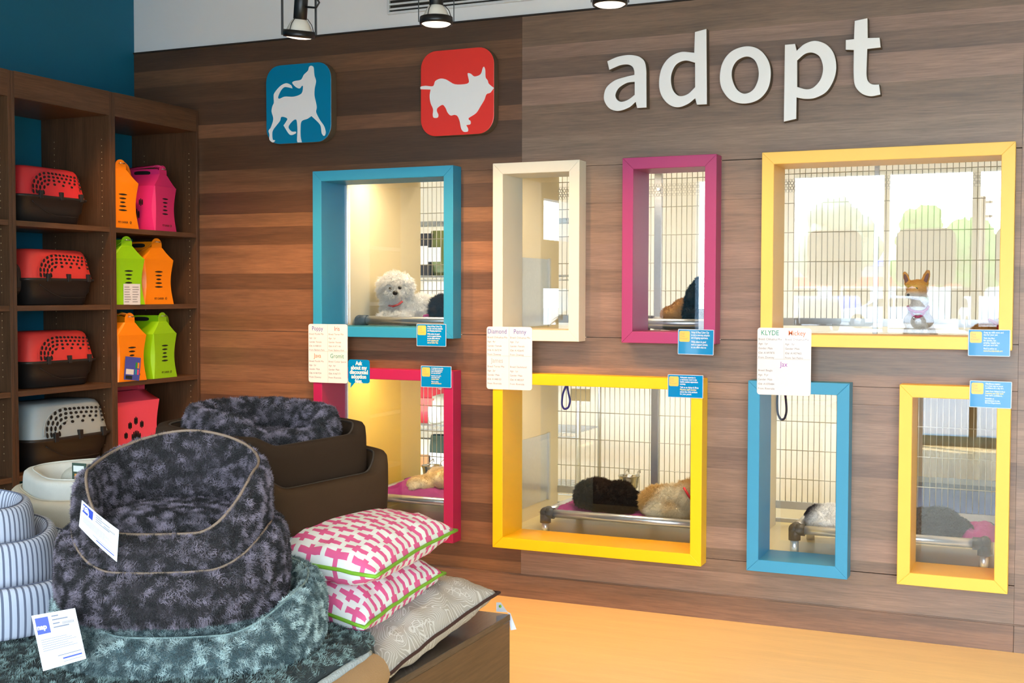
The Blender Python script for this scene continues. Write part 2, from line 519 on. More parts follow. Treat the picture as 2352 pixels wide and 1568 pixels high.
# ------------------------------------------------------------------ kennels behind the glass
M_kfloor = mat('kennel_floor', lin(222, 206, 158), 0.35, var=0.04, scale=6)
M_kceil = mat('kennel_ceiling', lin(214, 200, 168), 0.5)
KY0, KY1 = REV + 0.008, 1.0
def kennel(x0, x1, up, posts, label, panel, hatch=False, perf=False):
    zf, zc = (1.25, 2.185) if up else (0.275, 1.185)
    k = thing('kennel', label, 'kennel', ((x0 + x1) / 2, KY0, zf), group='kennels behind the wall windows')
    MB().box(x0 - 0.012, x0, KY0, KY1, zf, zc).build('side_panel', panel, k, world=True)
    MB().box(x1, x1 + 0.012, KY0, KY1, zf, zc).build('side_panel', panel, k, world=True)
    MB().box(x0, x1, KY0, KY1, zf - 0.012, zf).build('floor_panel', M_kfloor, k, world=True)
    MB().box(x0, x1, KY0, KY1, zc, zc + 0.012).build('ceiling_panel', M_kceil, k, world=True)
    MB().box((x0 + x1) / 2 - 0.36, (x0 + x1) / 2 + 0.36, 0.22, 0.38, zc - 0.012, zc).build('fill_housing', M_ventw, k, world=True)  # plate added above the unseen fill light
    # front strips that close the kennel face between the windows
    g = MB(); r = 0.0022
    x = x0 + 0.02
    zb = zf + 0.125
    while x < x1 - 0.005:
        if not any(abs(x - p) < 0.022 for p in posts):
            g.tube([(x, KY1, zb), (x, KY1, zc)], r, 5)
        x += 0.0292
    zz = (1.367 if up else 0.3655) + (0 if up else 0.1585)
    while zz < zc - 0.01:
        g.tube([(x0, KY1 - 0.005, zz), (x1, KY1 - 0.005, zz)], r * 1.05, 5)
        zz += 0.1535
    g.build('wire_mesh', M_gate, k, world=True, kind='stuff')
    MB().box(x0, x1, KY1 - 0.008, KY1 + 0.012, zf + 0.088, zf + 0.128).build('gate_rail', M_steel, k, world=True)
    MB().box(x0, x1, KY1 - 0.008, KY1 + 0.012, zf + 0.015, zf + 0.035).build('gate_rail', M_steel, k, world=True)
    for p in posts:
        pw = 0.012 if x1 > -1 else 0.021
        MB().box(p - pw, p + pw, KY1 - 0.014, KY1 + 0.014, zf, zc).build('gate_post', M_steel, k, world=True, bevel=0.002)
        MB().tube([(p + 0.006, KY1 - 0.03, zc - 0.11), (p + 0.006, KY1 - 0.014, zc - 0.11)], 0.009, 8).build('latch', M_chrome, k, world=True)
    if hatch:
        hz = zf + 0.075
        MB().box(x0 + 0.0005, x0 + 0.004, 0.32, 0.835, hz, hz + 0.37).build('metal_hatch', M_steel, k, world=True)
        MB().box(x0 + 0.0005, x0 + 0.012, 0.835, 0.855, hz - 0.005, hz + 0.375).build('hatch_track', M_gate, k, world=True)
    if perf:
        # punched steel strip across the head of the gate
        b = MB(); s = 0.0155
        zc0, zc1 = zc - 0.145, zc - 0.075
        zq = zc0 + 0.006; row = 0
        while zq < zc1:
            x = x0 + (0.5 * s if row % 2 else 0)
            while x < x1 - s:
                ring = [(x + 0.0068 * math.cos(a * PI / 3 + PI / 6), zq + 0.0068 * math.sin(a * PI / 3 + PI / 6)) for a in range(6)]
                out = [(x + 0.0094 * math.cos(a * PI / 3 + PI / 6), zq + 0.0094 * math.sin(a * PI / 3 + PI / 6)) for a in range(6)]
                b.add([(a, KY1 - 0.016, c_) for a, c_ in ring + out], [(i, (i + 1) % 6, 6 + (i + 1) % 6, 6 + i) for i in range(6)])
                x += s
            zq += s * 0.866; row += 1
        b.build('punched_strip', M_gate, k, world=True, kind='stuff')
    return k
kennel(-3.482, -2.62, True, [], 'cream upper kennel behind the bright blue window frame', M_cream)
kennel(-3.482, -2.62, False, [], 'yellow walled lower kennel behind the deep magenta window frame', M_warmlit_panel)
kennel(-2.590, -1.37, True, [-2.0], 'cream upper kennel with steel hatch behind the white and magenta frames', M_cream, hatch=True, perf=True)
kennel(-2.590, -1.37, False, [-2.011], 'cream lower kennel with steel hatch behind the wide egg-yellow frame', M_cream, hatch=True)
kennel(-1.338, -0.06, True, [-0.838], 'cream upper kennel behind the big yellow window frame', M_cream, perf=True)
kennel(-1.338, -0.06, False, [], 'cream lower kennel behind the light blue and small yellow frames', M_cream)

# service corridor behind the kennels
struct(MB().box(-5, 1.5, 2.6, 2.7, 0, 2.9).build('wall_corridor', M_corr), 'cream wall of the service corridor behind the kennels', 'wall')
struct(MB().box(-5, 1.5, 1.03, 2.6, -0.06, 0.0).build('floor_corridor', M_kfloor), 'service corridor floor', 'floor')
struct(MB().box(-5, 1.5, 0.122, 2.6, 2.9, 3.0).build('ceiling_corridor', M_kceil), 'service corridor ceiling', 'ceiling')
struct(MB().box(-5.1, -5, 0.122, 2.6, 0, 2.9).build('wall_corridor_end', M_corr), 'end wall of the service corridor', 'wall')
struct(MB().box(1.5, 1.6, 0.122, 2.6, 0, 2.9).build('wall_corridor_end_2', M_corr), 'far end wall of the service corridor', 'wall')
# ------------------------------------------------------------------ wall signs
M_letter = mat('sign_white', lin(244, 245, 247), 0.35, var=0.01)
M_side = mat('sign_edge', lin(96, 84, 68), 0.6)
M_bluesign = mat('sign_blue', lin(0, 128, 172), 0.3, var=0.02)
M_redsign = mat('sign_red', lin(240, 60, 52), 0.3, var=0.02)

def smooth_poly(pts, step=7):
    """rounded outline through points; a third value of 1 marks a corner"""
    n = len(pts)
    P = [Vector((p[0], p[1])) for p in pts]
    cor = [len(p) > 2 for p in pts]
    out = []
    for i in range(n):
        j = (i + 1) % n
        a, b = P[i], P[j]
        ta = (b - a) if cor[i] else (b - P[i - 1]) * 0.5
        tb = (b - a) if cor[j] else (P[(j + 1) % n] - a) * 0.5
        L = (b - a).length
        for t_ in (ta, tb):
            if t_.length > L * 1.0: t_ *= L * 1.0 / t_.length
        k = max(1, int(step))
        for q in range(k):
            t = q / k
            h = (2 * t**3 - 3 * t**2 + 1) * a + (t**3 - 2 * t**2 + t) * ta + (-2 * t**3 + 3 * t**2) * b + (t**3 - t**2) * tb
            out.append((h.x, h.y))
    return out

def plate(name, loops, y_front, y_back, m_face, m_edge, parent, bevel=0.0, step=7):
    """flat shape with holes: loops of (x, z) points in the wall plane, given real thickness"""
    cu = bpy.data.curves.new('outline', 'CURVE')
    cu.dimensions = '2D'; cu.fill_mode = 'BOTH'
    cu.extrude = (y_back - y_front) / 2 - bevel
    cu.bevel_depth = bevel; cu.bevel_resolution = 1; cu.offset = -bevel
    for lp in loops:
        sp = cu.splines.new('POLY')
        sp.points.add(len(lp) - 1)
        for p, q in zip(sp.points, lp):
            p.co = (q[0], q[1], 0, 1)
        sp.use_cyclic_u = True
    tmp = bpy.data.objects.new('outline', cu)
    COL.objects.link(tmp)
    dg = bpy.context.evaluated_depsgraph_get(); dg.update()
    me = bpy.data.meshes.new_from_object(tmp.evaluated_get(dg))
    bpy.data.objects.remove(tmp); bpy.data.curves.remove(cu)
    # stand it up: local z of the curve faces the room
    me.transform(Matrix.Translation((0, (y_front + y_back) / 2, 0)) @ Matrix.Rotation(PI / 2, 4, 'X'))
    me.materials.clear()
    me.materials.append(m_face); me.materials.append(m_edge)
    for p in me.polygons:
        p.material_index = 0 if p.normal.y < -0.5 else 1
        p.use_smooth = False
    o = bpy.data.objects.new(name, me)
    COL.objects.link(o)
    if parent is not None:
        o.parent = parent
        me.transform(root_matrix(parent).inverted())
    return o

def px_loop(pts, ox, oy, sc, y):
    r = []
    for p in pts:
        w_ = at(ox + p[0] / sc, oy + p[1] / sc, y=y)
        r.append((w_.x, w_.z) + ((1,) if len(p) > 2 else ()))
    return r
LET = {
 'a': (1370, 30, 6.032, [[(145,665,1),(290,603),(450,577),(590,600),(665,665),(690,770),(693,900),(695,1310,1),(560,1318,1),(540,1235,1),(450,1310),(300,1358),(180,1325),(110,1230),(100,1130),(140,1020),(250,930),(400,880),(520,852,1),(518,800),(495,745),(430,715),(330,725),(175,790,1)],
   [(525,955,1),(420,970),(310,1040),(265,1130),(285,1195),(345,1225),(440,1195),(525,1130,1)]]),
 'd': (1370, 30, 6.032, [[(1360,260,1),(1525,215,1),(1532,1265,1),(1388,1272,1),(1365,1185,1),(1260,1265),(1120,1308),(990,1260),(890,1130),(862,960),(900,760),(1010,610),(1170,535),(1350,545,1)],
   [(1362,690,1),(1230,660),(1110,710),(1045,830),(1035,960),(1070,1080),(1150,1145),(1260,1120),(1362,1025,1)]]),
 'o': (1640, 30, 5.737, [[(430,433),(600,480),(715,620),(750,790),(715,990),(590,1140),(400,1195),(220,1150),(105,1010),(72,850),(110,650),(230,500)],
   [(430,575),(530,620),(580,740),(575,880),(510,1010),(400,1058),(300,1000),(240,860),(245,730),(310,625)]]),
 'p': (1640, 30, 5.737, [[(930,415,1),(1070,402,1),(1090,490,1),(1190,405),(1330,362),(1480,410),(1580,530),(1613,710),(1580,880),(1480,1040),(1330,1120),(1200,1133),(1090,1115,1),(1085,1395,1),(915,1435,1)],
   [(1098,625,1),(1200,540),(1300,525),(1390,580),(1432,720),(1400,870),(1310,975),(1220,1000),(1098,970,1)]]),
 't': (1640, 30, 5.737, [[(1850,100,1),(2025,62,1),(2028,325,1),(2185,320,1),(2200,455,1),(2022,475,1),(2012,800),(2030,890),(2085,935),(2178,938,1),(2195,1075,1),(2060,1098),(1940,1060),(1855,960),(1835,800),(1838,490,1),(1730,485,1),(1733,352,1),(1840,340,1)]]),
}
ORD = {'a': 'white raised letter a, first letter of the word adopt', 'd': 'white raised letter d, second letter of the word adopt', 'o': 'white raised round letter o, middle letter of the word adopt',
       'p': 'white raised letter p with its tail hanging lowest', 't': 'white raised letter t at the end of the word adopt'}
for ch, (ox, oy, sc, loops) in LET.items():
    lp = [smooth_poly(px_loop(l, ox, oy, sc, -0.05)) for l in loops]
    cx = sum(p[0] for p in lp[0]) / len(lp[0]); cz = min(p[1] for p in lp[0])
    t = plate('sign_letter', [[(p[0] - cx, p[1] - cz) for p in l] for l in lp], -0.05, -0.0012, M_letter, M_side, None, bevel=0.0035)
    t.location = (cx, 0, cz)
    tag(t, ORD[ch], 'letter', 'letters of the word adopt')

def rrect(x0, x1, z0, z1, r, n=8):
    out = []
    for cx, cz, a in ((x1 - r, z1 - r, 0), (x0 + r, z1 - r, PI / 2), (x0 + r, z0 + r, PI), (x1 - r, z0 + r, 1.5 * PI)):
        for i in range(n + 1):
            q = a + PI / 2 * i / n
            out.append((cx + r * math.cos(q), cz + r * math.sin(q)))
    return out
DOG1 = [(855,155),(895,180),(910,320),(938,420),(915,540),(910,660),(935,780),(950,870),(938,950),(1000,1080),(1075,1190),(1105,1290),(1095,1340),(1070,1358),(1035,1310),(1010,1170),(860,1018,1),(790,1065),(690,1108),(672,1230),(675,1380),(695,1470,1),(622,1470,1),(612,1430),(620,1250),(605,1090),(570,1080),(510,1130),(465,1210),(520,1282),(590,1285),(590,1315),(490,1340),(380,1180,1),(415,1130),(445,1060),(345,1032),(320,1100),(215,1235),(188,1300),(195,1420),(235,1435),(215,1465),(185,1468),(138,1420),(140,1340),(125,1270),(160,1220),(205,1070),(175,940),(190,850),(215,790),(212,660),(240,600),(330,500),(430,455),(510,490),(535,545,1),(450,525),(390,525),(330,590),(285,700),(310,722),(400,685),(560,685),(690,630),(715,510),(695,500),(655,545),(590,520),(530,450),(570,418),(680,395),(730,310),(800,240),(820,175)]
DOG2 = [(1125,370),(1145,420),(1150,540),(1185,590),(1200,640),(1283,710,1),(1225,785),(1165,810),(1130,900),(1070,1000),(1000,1110),(880,1190),(880,1215),(910,1240),(905,1290),(840,1305,1),(870,1360),(865,1405),(800,1410),(760,1360),(735,1240),(700,1160),(650,1140),(590,1150),(540,1100),(510,1030),(460,980),(380,1030),(370,1080),(395,1140),(380,1185),(320,1185),(305,1140),(310,1050),(270,950),(255,840),(270,735,1),(108,730,1),(110,690),(190,675),(310,680),(345,600),(430,560),(520,575),(660,650),(840,645),(885,610),(862,480),(910,480),(975,525),(1070,490),(1105,390)]
for (x0, x1, z0, z1), m, lab, dog, o_, dl in (
    ((-3.847, -3.442, 2.290, 2.704), M_bluesign, 'blue rounded square sign with a white howling dog', DOG1, (600, 130, 7.468), 'white howling dog shape'),
    ((-2.919, -2.514, 2.285, 2.708), M_redsign, 'red rounded square sign with a white perky-eared dog', DOG2, (950, 100, 6.967), 'white standing dog shape')):
    t = thing('dog_sign', lab, 'sign', ((x0 + x1) / 2, 0, z0), group='dog signs on the panelled wall')
    plate('sign_plaque', [rrect(x0, x1, z0, z1, 0.085)], -0.056, -0.0012, m, M_side, t, bevel=0.004)
    plate('dog_silhouette', [smooth_poly(px_loop(dog, *o_, -0.058), 4)], -0.0575, -0.0558, M_letter, M_letter, t)['label'] = dl

# ------------------------------------------------------------------ cards and boards
M_card = mat('card_blue', lin(0, 134, 200), 0.12, var=0.02, coat=0.4)
M_cardo = mat('card_orange', lin(252, 198, 96), 0.3, var=0.02)
M_cardt = mat('card_orange_text', lin(238, 150, 100), 0.4)
M_wtext = mat('print_white', lin(225, 236, 242), 0.4)
M_ytext = mat('print_yellow', lin(240, 226, 130), 0.4)
M_board = mat('whiteboard', lin(240, 240, 242), 0.12, var=0.01, coat=0.6)
M_sleeve = mat('plastic_sleeve', lin(190, 205, 225), 0.1, var=0.02)
def pen(name, *c): return mat(name, lin(*c), 0.5)
PEN = {'grey': pen('pen_grey', 92, 96, 112), 'violet': pen('pen_violet', 92, 92, 176), 'red': pen('pen_red', 232, 92, 100), 'orange': pen('pen_orange', 236, 120, 70), 'green': pen('pen_green', 40, 150, 130), 'pink': pen('pen_purple', 158, 100, 190), 'line': pen('pen_line', 170, 172, 178)}

def wall_quad(u0, v0, u1, v1, y):
    a, b = at(u0, v0, y=y), at(u1, v1, y=y)
    return a.x, b.x, b.z, a.z
def info_card(corners, y, tilt, label, lines):
    """corners: top-left and bottom-right spots of the card; y its plane"""
    x0, x1, z0, z1 = wall_quad(*corners, y)
    w, h = x1 - x0, z1 - z0
    t = thing('info_card', label, 'card', (x0, y, z0), (0, tilt, 0), group='blue notice cards on the window frames')
    MB().prism(rrect(0, w, 0, h, 0.004, 3), -0.0012, 0.0012).build('plastic_sleeve', M_sleeve, t)
    MB().box(0.003, w - 0.003, -0.0018, -0.0013, 0.003, h - 0.003).build('card_face', M_card, t)
    s = h * 0.42
    MB().prism(rrect(0.007, 0.007 + s, h - 0.009 - s, h - 0.009, 0.006, 3), -0.0023, -0.0019).build('orange_panel', M_cardo, t)
    text('lettering', 'Did\nYou\nKnow?', s * 0.27, M_cardt, t, (0.011, -0.0026, h - 0.009 - s * 0.33), lsp=0.85)
    n = len(lines)
    fs = min(h * 0.115, h * 0.95 / n * 0.98)
    zz = h - 0.006 - fs * 0.9
    sx_ = min(0.78, (w - 0.017 - s) / (max(len(l.lstrip('*')) for l in lines) * fs * 0.475))
    for ln in lines:
        if ln:
            m = M_ytext if ln.startswith('*') else M_wtext
            text('lettering', ln.lstrip('*'), fs, m, t, (0.007 + s + 0.007, -0.0022, zz), sx=sx_, bold=0.0002)
            zz -= fs * 0.93
        else:
            zz -= fs * 0.45
    return t
YC = -FP - 0.0028
SHOP = ['Adopt & Shop Culver City', 'is truly a one-stop adoption', 'and shopping experience.', '', 'While others do good', 'work to support animals,', 'no one offers what we', '*do for adoption and', '*care at Culver City.']
info_card((957, 743, 1025, 796), YC, 0.0, 'blue notice card on the lower edge of the bright blue frame', SHOP)
info_card((967, 839, 1037, 891), YC, 0.0, 'blue notice card on the upper corner of the deep magenta frame', ['A registered microchip', 'is the only permanent', 'form of identification', 'for cats and dogs!', '', "Register your pet's", 'microchip in the', '*registry online.', '', 'Find us online', '*at foundanimals.org'])
info_card((1557, 755, 1639, 815), YC, 0.012, 'blue notice card hanging below the corner of the upper magenta frame', SHOP[:7])
info_card((1534, 859, 1615, 915), YC, 0.0, 'blue notice card on the top edge of the wide egg-yellow frame', ['Adequate exercise is', 'a necessary tool in the', 'battle against separation', 'anxiety.', '', 'Talk to an Adopt & Shop', '*Playtime staff member', 'about the right package', 'for your pooch.'])
info_card((2224, 756, 2320, 819), YC, 0.0, 'blue notice card on the lower corner of the big yellow frame', ['Keep up with news and', 'tips for your pet', '', 'Visit the blog', 'for stories, fun', 'articles, helpful tips', 'and pet care info.', '', 'Find it online at', '*www.foundanimals.org'])
info_card((2227, 873, 2323, 938), YC, 0.01, 'blue notice card on the upper corner of the narrow yellow frame', ['Obedience training', 'is a great way to boost', 'confidence in a shy dog.', '', 'Learn how Adopt & Shop', '*Academy can help build', "your dog's confidence.", '', 'Schedule an', 'appointment in the', 'Service Department'])

def board(corners, label, cells):
    x0, x1, z0, z1 = wall_quad(*corners, YC - 0.001)
    w, h = x1 - x0, z1 - z0
    t = thing('name_board', label, 'whiteboard', (x0, YC - 0.001, z0), group='whiteboards with the dog names')
    MB().prism(rrect(0, w, 0, h, 0.013, 5), -0.0012, 0.0022).build('board_face', M_board, t, bevel=0.0004)
    MB().box(0.002, w - 0.002, -0.0016, -0.0013, h * 0.535 - 0.0006, h * 0.535 + 0.0006).build('ruled_line', PEN['line'], t)
    MB().box(w / 2 - 0.0006, w / 2 + 0.0006, -0.0016, -0.0013, 0.002 if len(cells) == 4 else h * 0.535, h - 0.002).build('ruled_line', PEN['line'], t)
    for i, (nm, col, rows) in enumerate(cells):
        cx = 0.006 if i % 2 == 0 else w / 2 + 0.006
        top = h if i < 2 else h * 0.535
        fs = h * 0.105
        wide = len(cells) == 3 and i == 2
        text('handwriting', nm, fs, PEN[col], t, ((w * 0.5 if wide else cx + w * 0.21), -0.0016, top - fs * 1.05), align='CENTER', sx=0.86, bold=0.0002)
        zz = top - fs * 1.05 - h * 0.075
        for rw in rows:
            text('handwriting', rw, h * 0.043, PEN['grey'], t, (cx - 0.001, -0.0016, zz), sx=0.9)
            zz -= h * 0.068
    return t
def rows(b, a, g, i, f): return ['Breed: ' + b, 'Age:  ' + a, 'Gender: ' + g, 'ID#: ' + i, 'From: ' + f]
board((708.5, 743.5, 798.5, 880.5), 'whiteboard naming Poppy, Iris, Java and Gromit on the blue frame',
      [('Poppy', 'violet', rows('Poodle Mix', '2yr', 'Female', 'A1488320', 'Baldwin Park')), ('Iris', 'red', rows('Terrier Mix', '1yr', 'Female', 'A1471146', 'Baldwin Park')),
       ('Java', 'orange', rows('Poodle Mix', '2yr', 'Male', 'A1467034', 'Downey')), ('Gromit', 'green', rows('Cocker Spaniel', '6yr', 'Male', 'A1467171', 'Riverside'))])
board((1118, 749.5, 1222, 896.5), 'whiteboard naming Diamond, Penny and James on the white frame',
      [('Diamond', 'violet', rows('Chihuahua Mix', '4yr', 'Female', 'A1367274', 'Downey')), ('Penny', 'violet', rows('Chihuahua Mix', '3 yr', 'Female', 'A1426645', 'Downey')),
       ('James', 'line', rows('Terrier Mix', '2yr', 'Male', 'A1448103', 'Riverside')), ('', 'line', rows('Dachshund', '1yr', 'Male', 'A1482207', 'Riverside'))])
board((1740, 752, 1862, 909.5), 'whiteboard naming Klyde, Mickey and Jax on the big yellow frame',
      [('KLYDE', 'green', rows('Chihuahua Mix', '1yr', 'Male', 'A1497870', 'Downey')), ('Mickey', 'orange', rows('Chihuahua Mix', '3yr', 'Male', 'A1457465', 'San Pedro')),
       ('Jax', 'pink', rows('Beagle', '9 yr', 'Male', 'A1070484', 'Riverside'))])

# speech bubble sign
x0, x1, z0, z1 = wall_quad(800, 825, 849, 880.5, YC)
w, h = x1 - x0, z1 - z0
sb = thing('bubble_sign', 'blue speech bubble sign about discounted adoption fees', 'sign', (x0, YC, z0 - 0.02))
bub = rrect(0, w, 0.02, h + 0.02, 0.014, 5)
cut_i = max(range(len(bub)), key=lambda i: -bub[i][1] - (0 if bub[i][0] > w * 0.4 else 1))
lo = [(0.014, 0.02), (0.014, -0.004), (0.014, -0.004)]
pts = []
for i, p in enumerate(bub):
    pts.append(p)
    q = bub[(i + 1) % len(bub)]
    if abs(p[1] - 0.02) < 1e-4 and abs(q[1] - 0.02) < 1e-4 and p[0] < q[0] and p[0] < w * 0.5 < q[0]:
        pts += [(0.016, 0.02), (0.013, -0.005), (0.036, 0.02)]
MB().prism(pts, -0.0012, 0.0022).build('bubble_face', M_card, sb)
text('lettering', 'Ask\nabout my\ndiscounted\nadoption\nfees.', 0.0285, M_wtext, sb, (w / 2, -0.0016, h + 0.02 - 0.028), align='CENTER', lsp=0.80, sx=0.86, bold=0.0011)

# ------------------------------------------------------------------ track lamps
M_bulb = mat('bulb_glass', lin(232, 228, 218), 0.12, var=0.02, coat=0.5)
M_lens = emis('lit_lens', (1.0, 0.9, 0.76), 1.1)
TY = -1.03
def spotlight(p, tilt, label, yw=0.0016):
    """p: centre of the ring; tilt about the room's depth axis"""
    t = thing('track_spotlight', label, 'lamp', p, group='spotlights hanging from the ceiling track')
    Q = Euler(tilt).to_matrix()
    def X(v): return Q @ Vector(v)
    MB().lathe([(0.060, -0.010), (0.067, -0.012), (0.069, 0.0), (0.067, 0.018), (0.060, 0.016), (0.060, -0.010)], 28, R=Q).build('ring', M_black, t)
    MB().lathe([(0.0595, -0.008), (0.059, 0.008), (0.054, 0.022), (0.043, 0.045), (0.034, 0.060), (0.022, 0.068), (0.02, 0.075)], 28, R=Q).build('bulb', M_bulb, t)
    MB().lathe([(0.0595, -0.008), (0.050, -0.014), (0.03, -0.018), (0.0001, -0.020)], 24, R=Q).build('lens', M_lens, t)
    MB().lathe([(0.0001, 0.16), (0.027, 0.158), (0.029, 0.152), (0.029, 0.066), (0.024, 0.062), (0.0001, 0.062)], 20, R=Q).build('socket', M_black, t)
    for a in (0.4, 2.5, 4.6):
        MB().tube([X((0.062 * math.cos(a), 0.062 * math.sin(a), 0.015)), X((0.052 * math.cos(a), 0.052 * math.sin(a), 0.045)), X((0.031 * math.cos(a), 0.031 * math.sin(a), 0.07))], 0.0016, 6).build('guard_wire', M_black, t)
    yk = MB()
    L = [Vector((s * 0.072, 0, z)) for s, z in ((-1, 0.0), (-1, 0.19))] + [Vector((-0.060, 0, 0.205)), Vector((0.060, 0, 0.205))] + [Vector((0.072, 0, 0.19)), Vector((0.072, 0, 0.0))]
    for i in range(len(L) - 1):
        a, b = L[i], L[i + 1]
        d = (b - a).normalized()
        n_ = Vector((-d.z, 0, d.x))
        o1 = n_ * yw; o2 = Vector((0, 0.007, 0))
        v = [a - o1 - o2, a + o1 - o2, a + o1 + o2, a - o1 + o2, b - o1 - o2, b + o1 - o2, b + o1 + o2, b - o1 + o2]
        yk.add(v, [(0, 1, 2, 3), (7, 6, 5, 4), (0, 4, 5, 1), (1, 5, 6, 2), (2, 6, 7, 3), (3, 7, 4, 0)])
    yo = yk.build('yoke', M_black, t)
    yo.rotation_euler = (0, 0, 0.42)
    MB().tube([(0, 0, 0.206), (0, 0, 3.395 - p[2])], 0.009, 10).build('stem', M_black, t)
    MB().tube([X((0.015, 0, 0.158)), X((0.02, 0, 0.175)), X((0.075, -0.01, 0.168)), X((0.10, -0.012, 0.14)), X((0.085, -0.01, 0.118)), X((0.03, -0.004, 0.118))], 0.0045, 8).build('cable', M_black, t)
    return t
PL = [at(687, 80, y=TY), at(1002, 50, y=TY), at(1401, 5, y=TY)]
spotlight(PL[0], (0.12, 0.16, 0), 'black spotlight tilted beside the grille, above the blue dog sign', 0.0042)
spotlight(PL[1], (0.0, 0.0, 0), 'black spotlight hanging straight in front of the vent grille')
spotlight(PL[2], (0.0, 0.0, 0), 'black spotlight cut off at the top, above the word adopt')
trk = MB().box(-4.4, 0.6, TY - 0.018, TY + 0.018, 3.395, 3.449).build('ceiling_track', M_black)
tag(trk, 'black ceiling track that carries the spotlights', 'track')
# ------------------------------------------------------------------ bookcases along the side wall
M_shelf = wood('walnut_shelf', (0.098, 0.048, 0.024), 'z', rough=0.4, lo=0.72, hi=1.22, objcol=False)
M_shelfy = wood('walnut_shelf_boards', (0.115, 0.056, 0.027), 'y', rough=0.4, lo=0.72, hi=1.22, objcol=False)
M_pin = mat('pin_hole', lin(190, 170, 130), 0.4)
XF = XL + 0.4501
S_Z = (1.8314, 1.4424, 1.0498, 0.66, 0.28)
def bookcase(y0, y1, label):
    t = thing('bookcase', label, 'bookcase', (XL + 0.2, (y0 + y1) / 2, 0), group='walnut bookcases on the side wall')
    th = 0.0195
    MB().box(XL + 0.002, XF, y0, y0 + th, 0, 2.505).build('side_panel', M_shelf, t, world=True, bevel=0.001)
    MB().box(XL + 0.002, XF, y1 - th, y1, 0, 2.505).build('side_panel', M_shelf, t, world=True, bevel=0.001)
    MB().box(XL + 0.002, XF - 0.02, y0 + th, y1 - th, 2.387, 2.407).build('top_panel', M_shelfy, t, world=True)
    MB().box(XF - 0.0185, XF + 0.0005, y0 + th, y1 - th, 2.387, 2.5065).build('fascia', M_shelfy, t, world=True, bevel=0.001)
    MB().box(XL + 0.03, XF - 0.02, y0 + th, y1 - th, 0.0, 0.09).build('plinth', M_shelfy, t, world=True)
    for z in S_Z:
        MB().box(XL + 0.004, XF - 0.003, y0 + th + 0.0005, y1 - th - 0.0005, z - 0.025, z).build('shelf', M_shelfy, t, world=True, bevel=0.001)
    pins = MB()
    for xx in (XF - 0.05, XF - 0.36):
        z = 0.35
        while z < 2.28:
            if not any(abs(z - 0.0125 - s) < 0.03 for s in S_Z):
                c = [(xx + 0.0028 * math.cos(a * PI / 3), y1 - th - 0.0006, z + 0.0028 * math.sin(a * PI / 3)) for a in range(6)]
                pins.add(c, [list(range(6))])
            z += 0.032
    pins.build('pin_holes', M_pin, t, world=True, kind='stuff')
    return t
bookcase(-1.995, -1.338, 'walnut bookcase cut off at the picture edge, farthest from the panelled wall')
bookcase(-1.336, -0.686, 'walnut bookcase holding the plastic pet carriers')
bookcase(-0.684, -0.006, 'walnut bookcase in the corner holding the bright folding carriers')

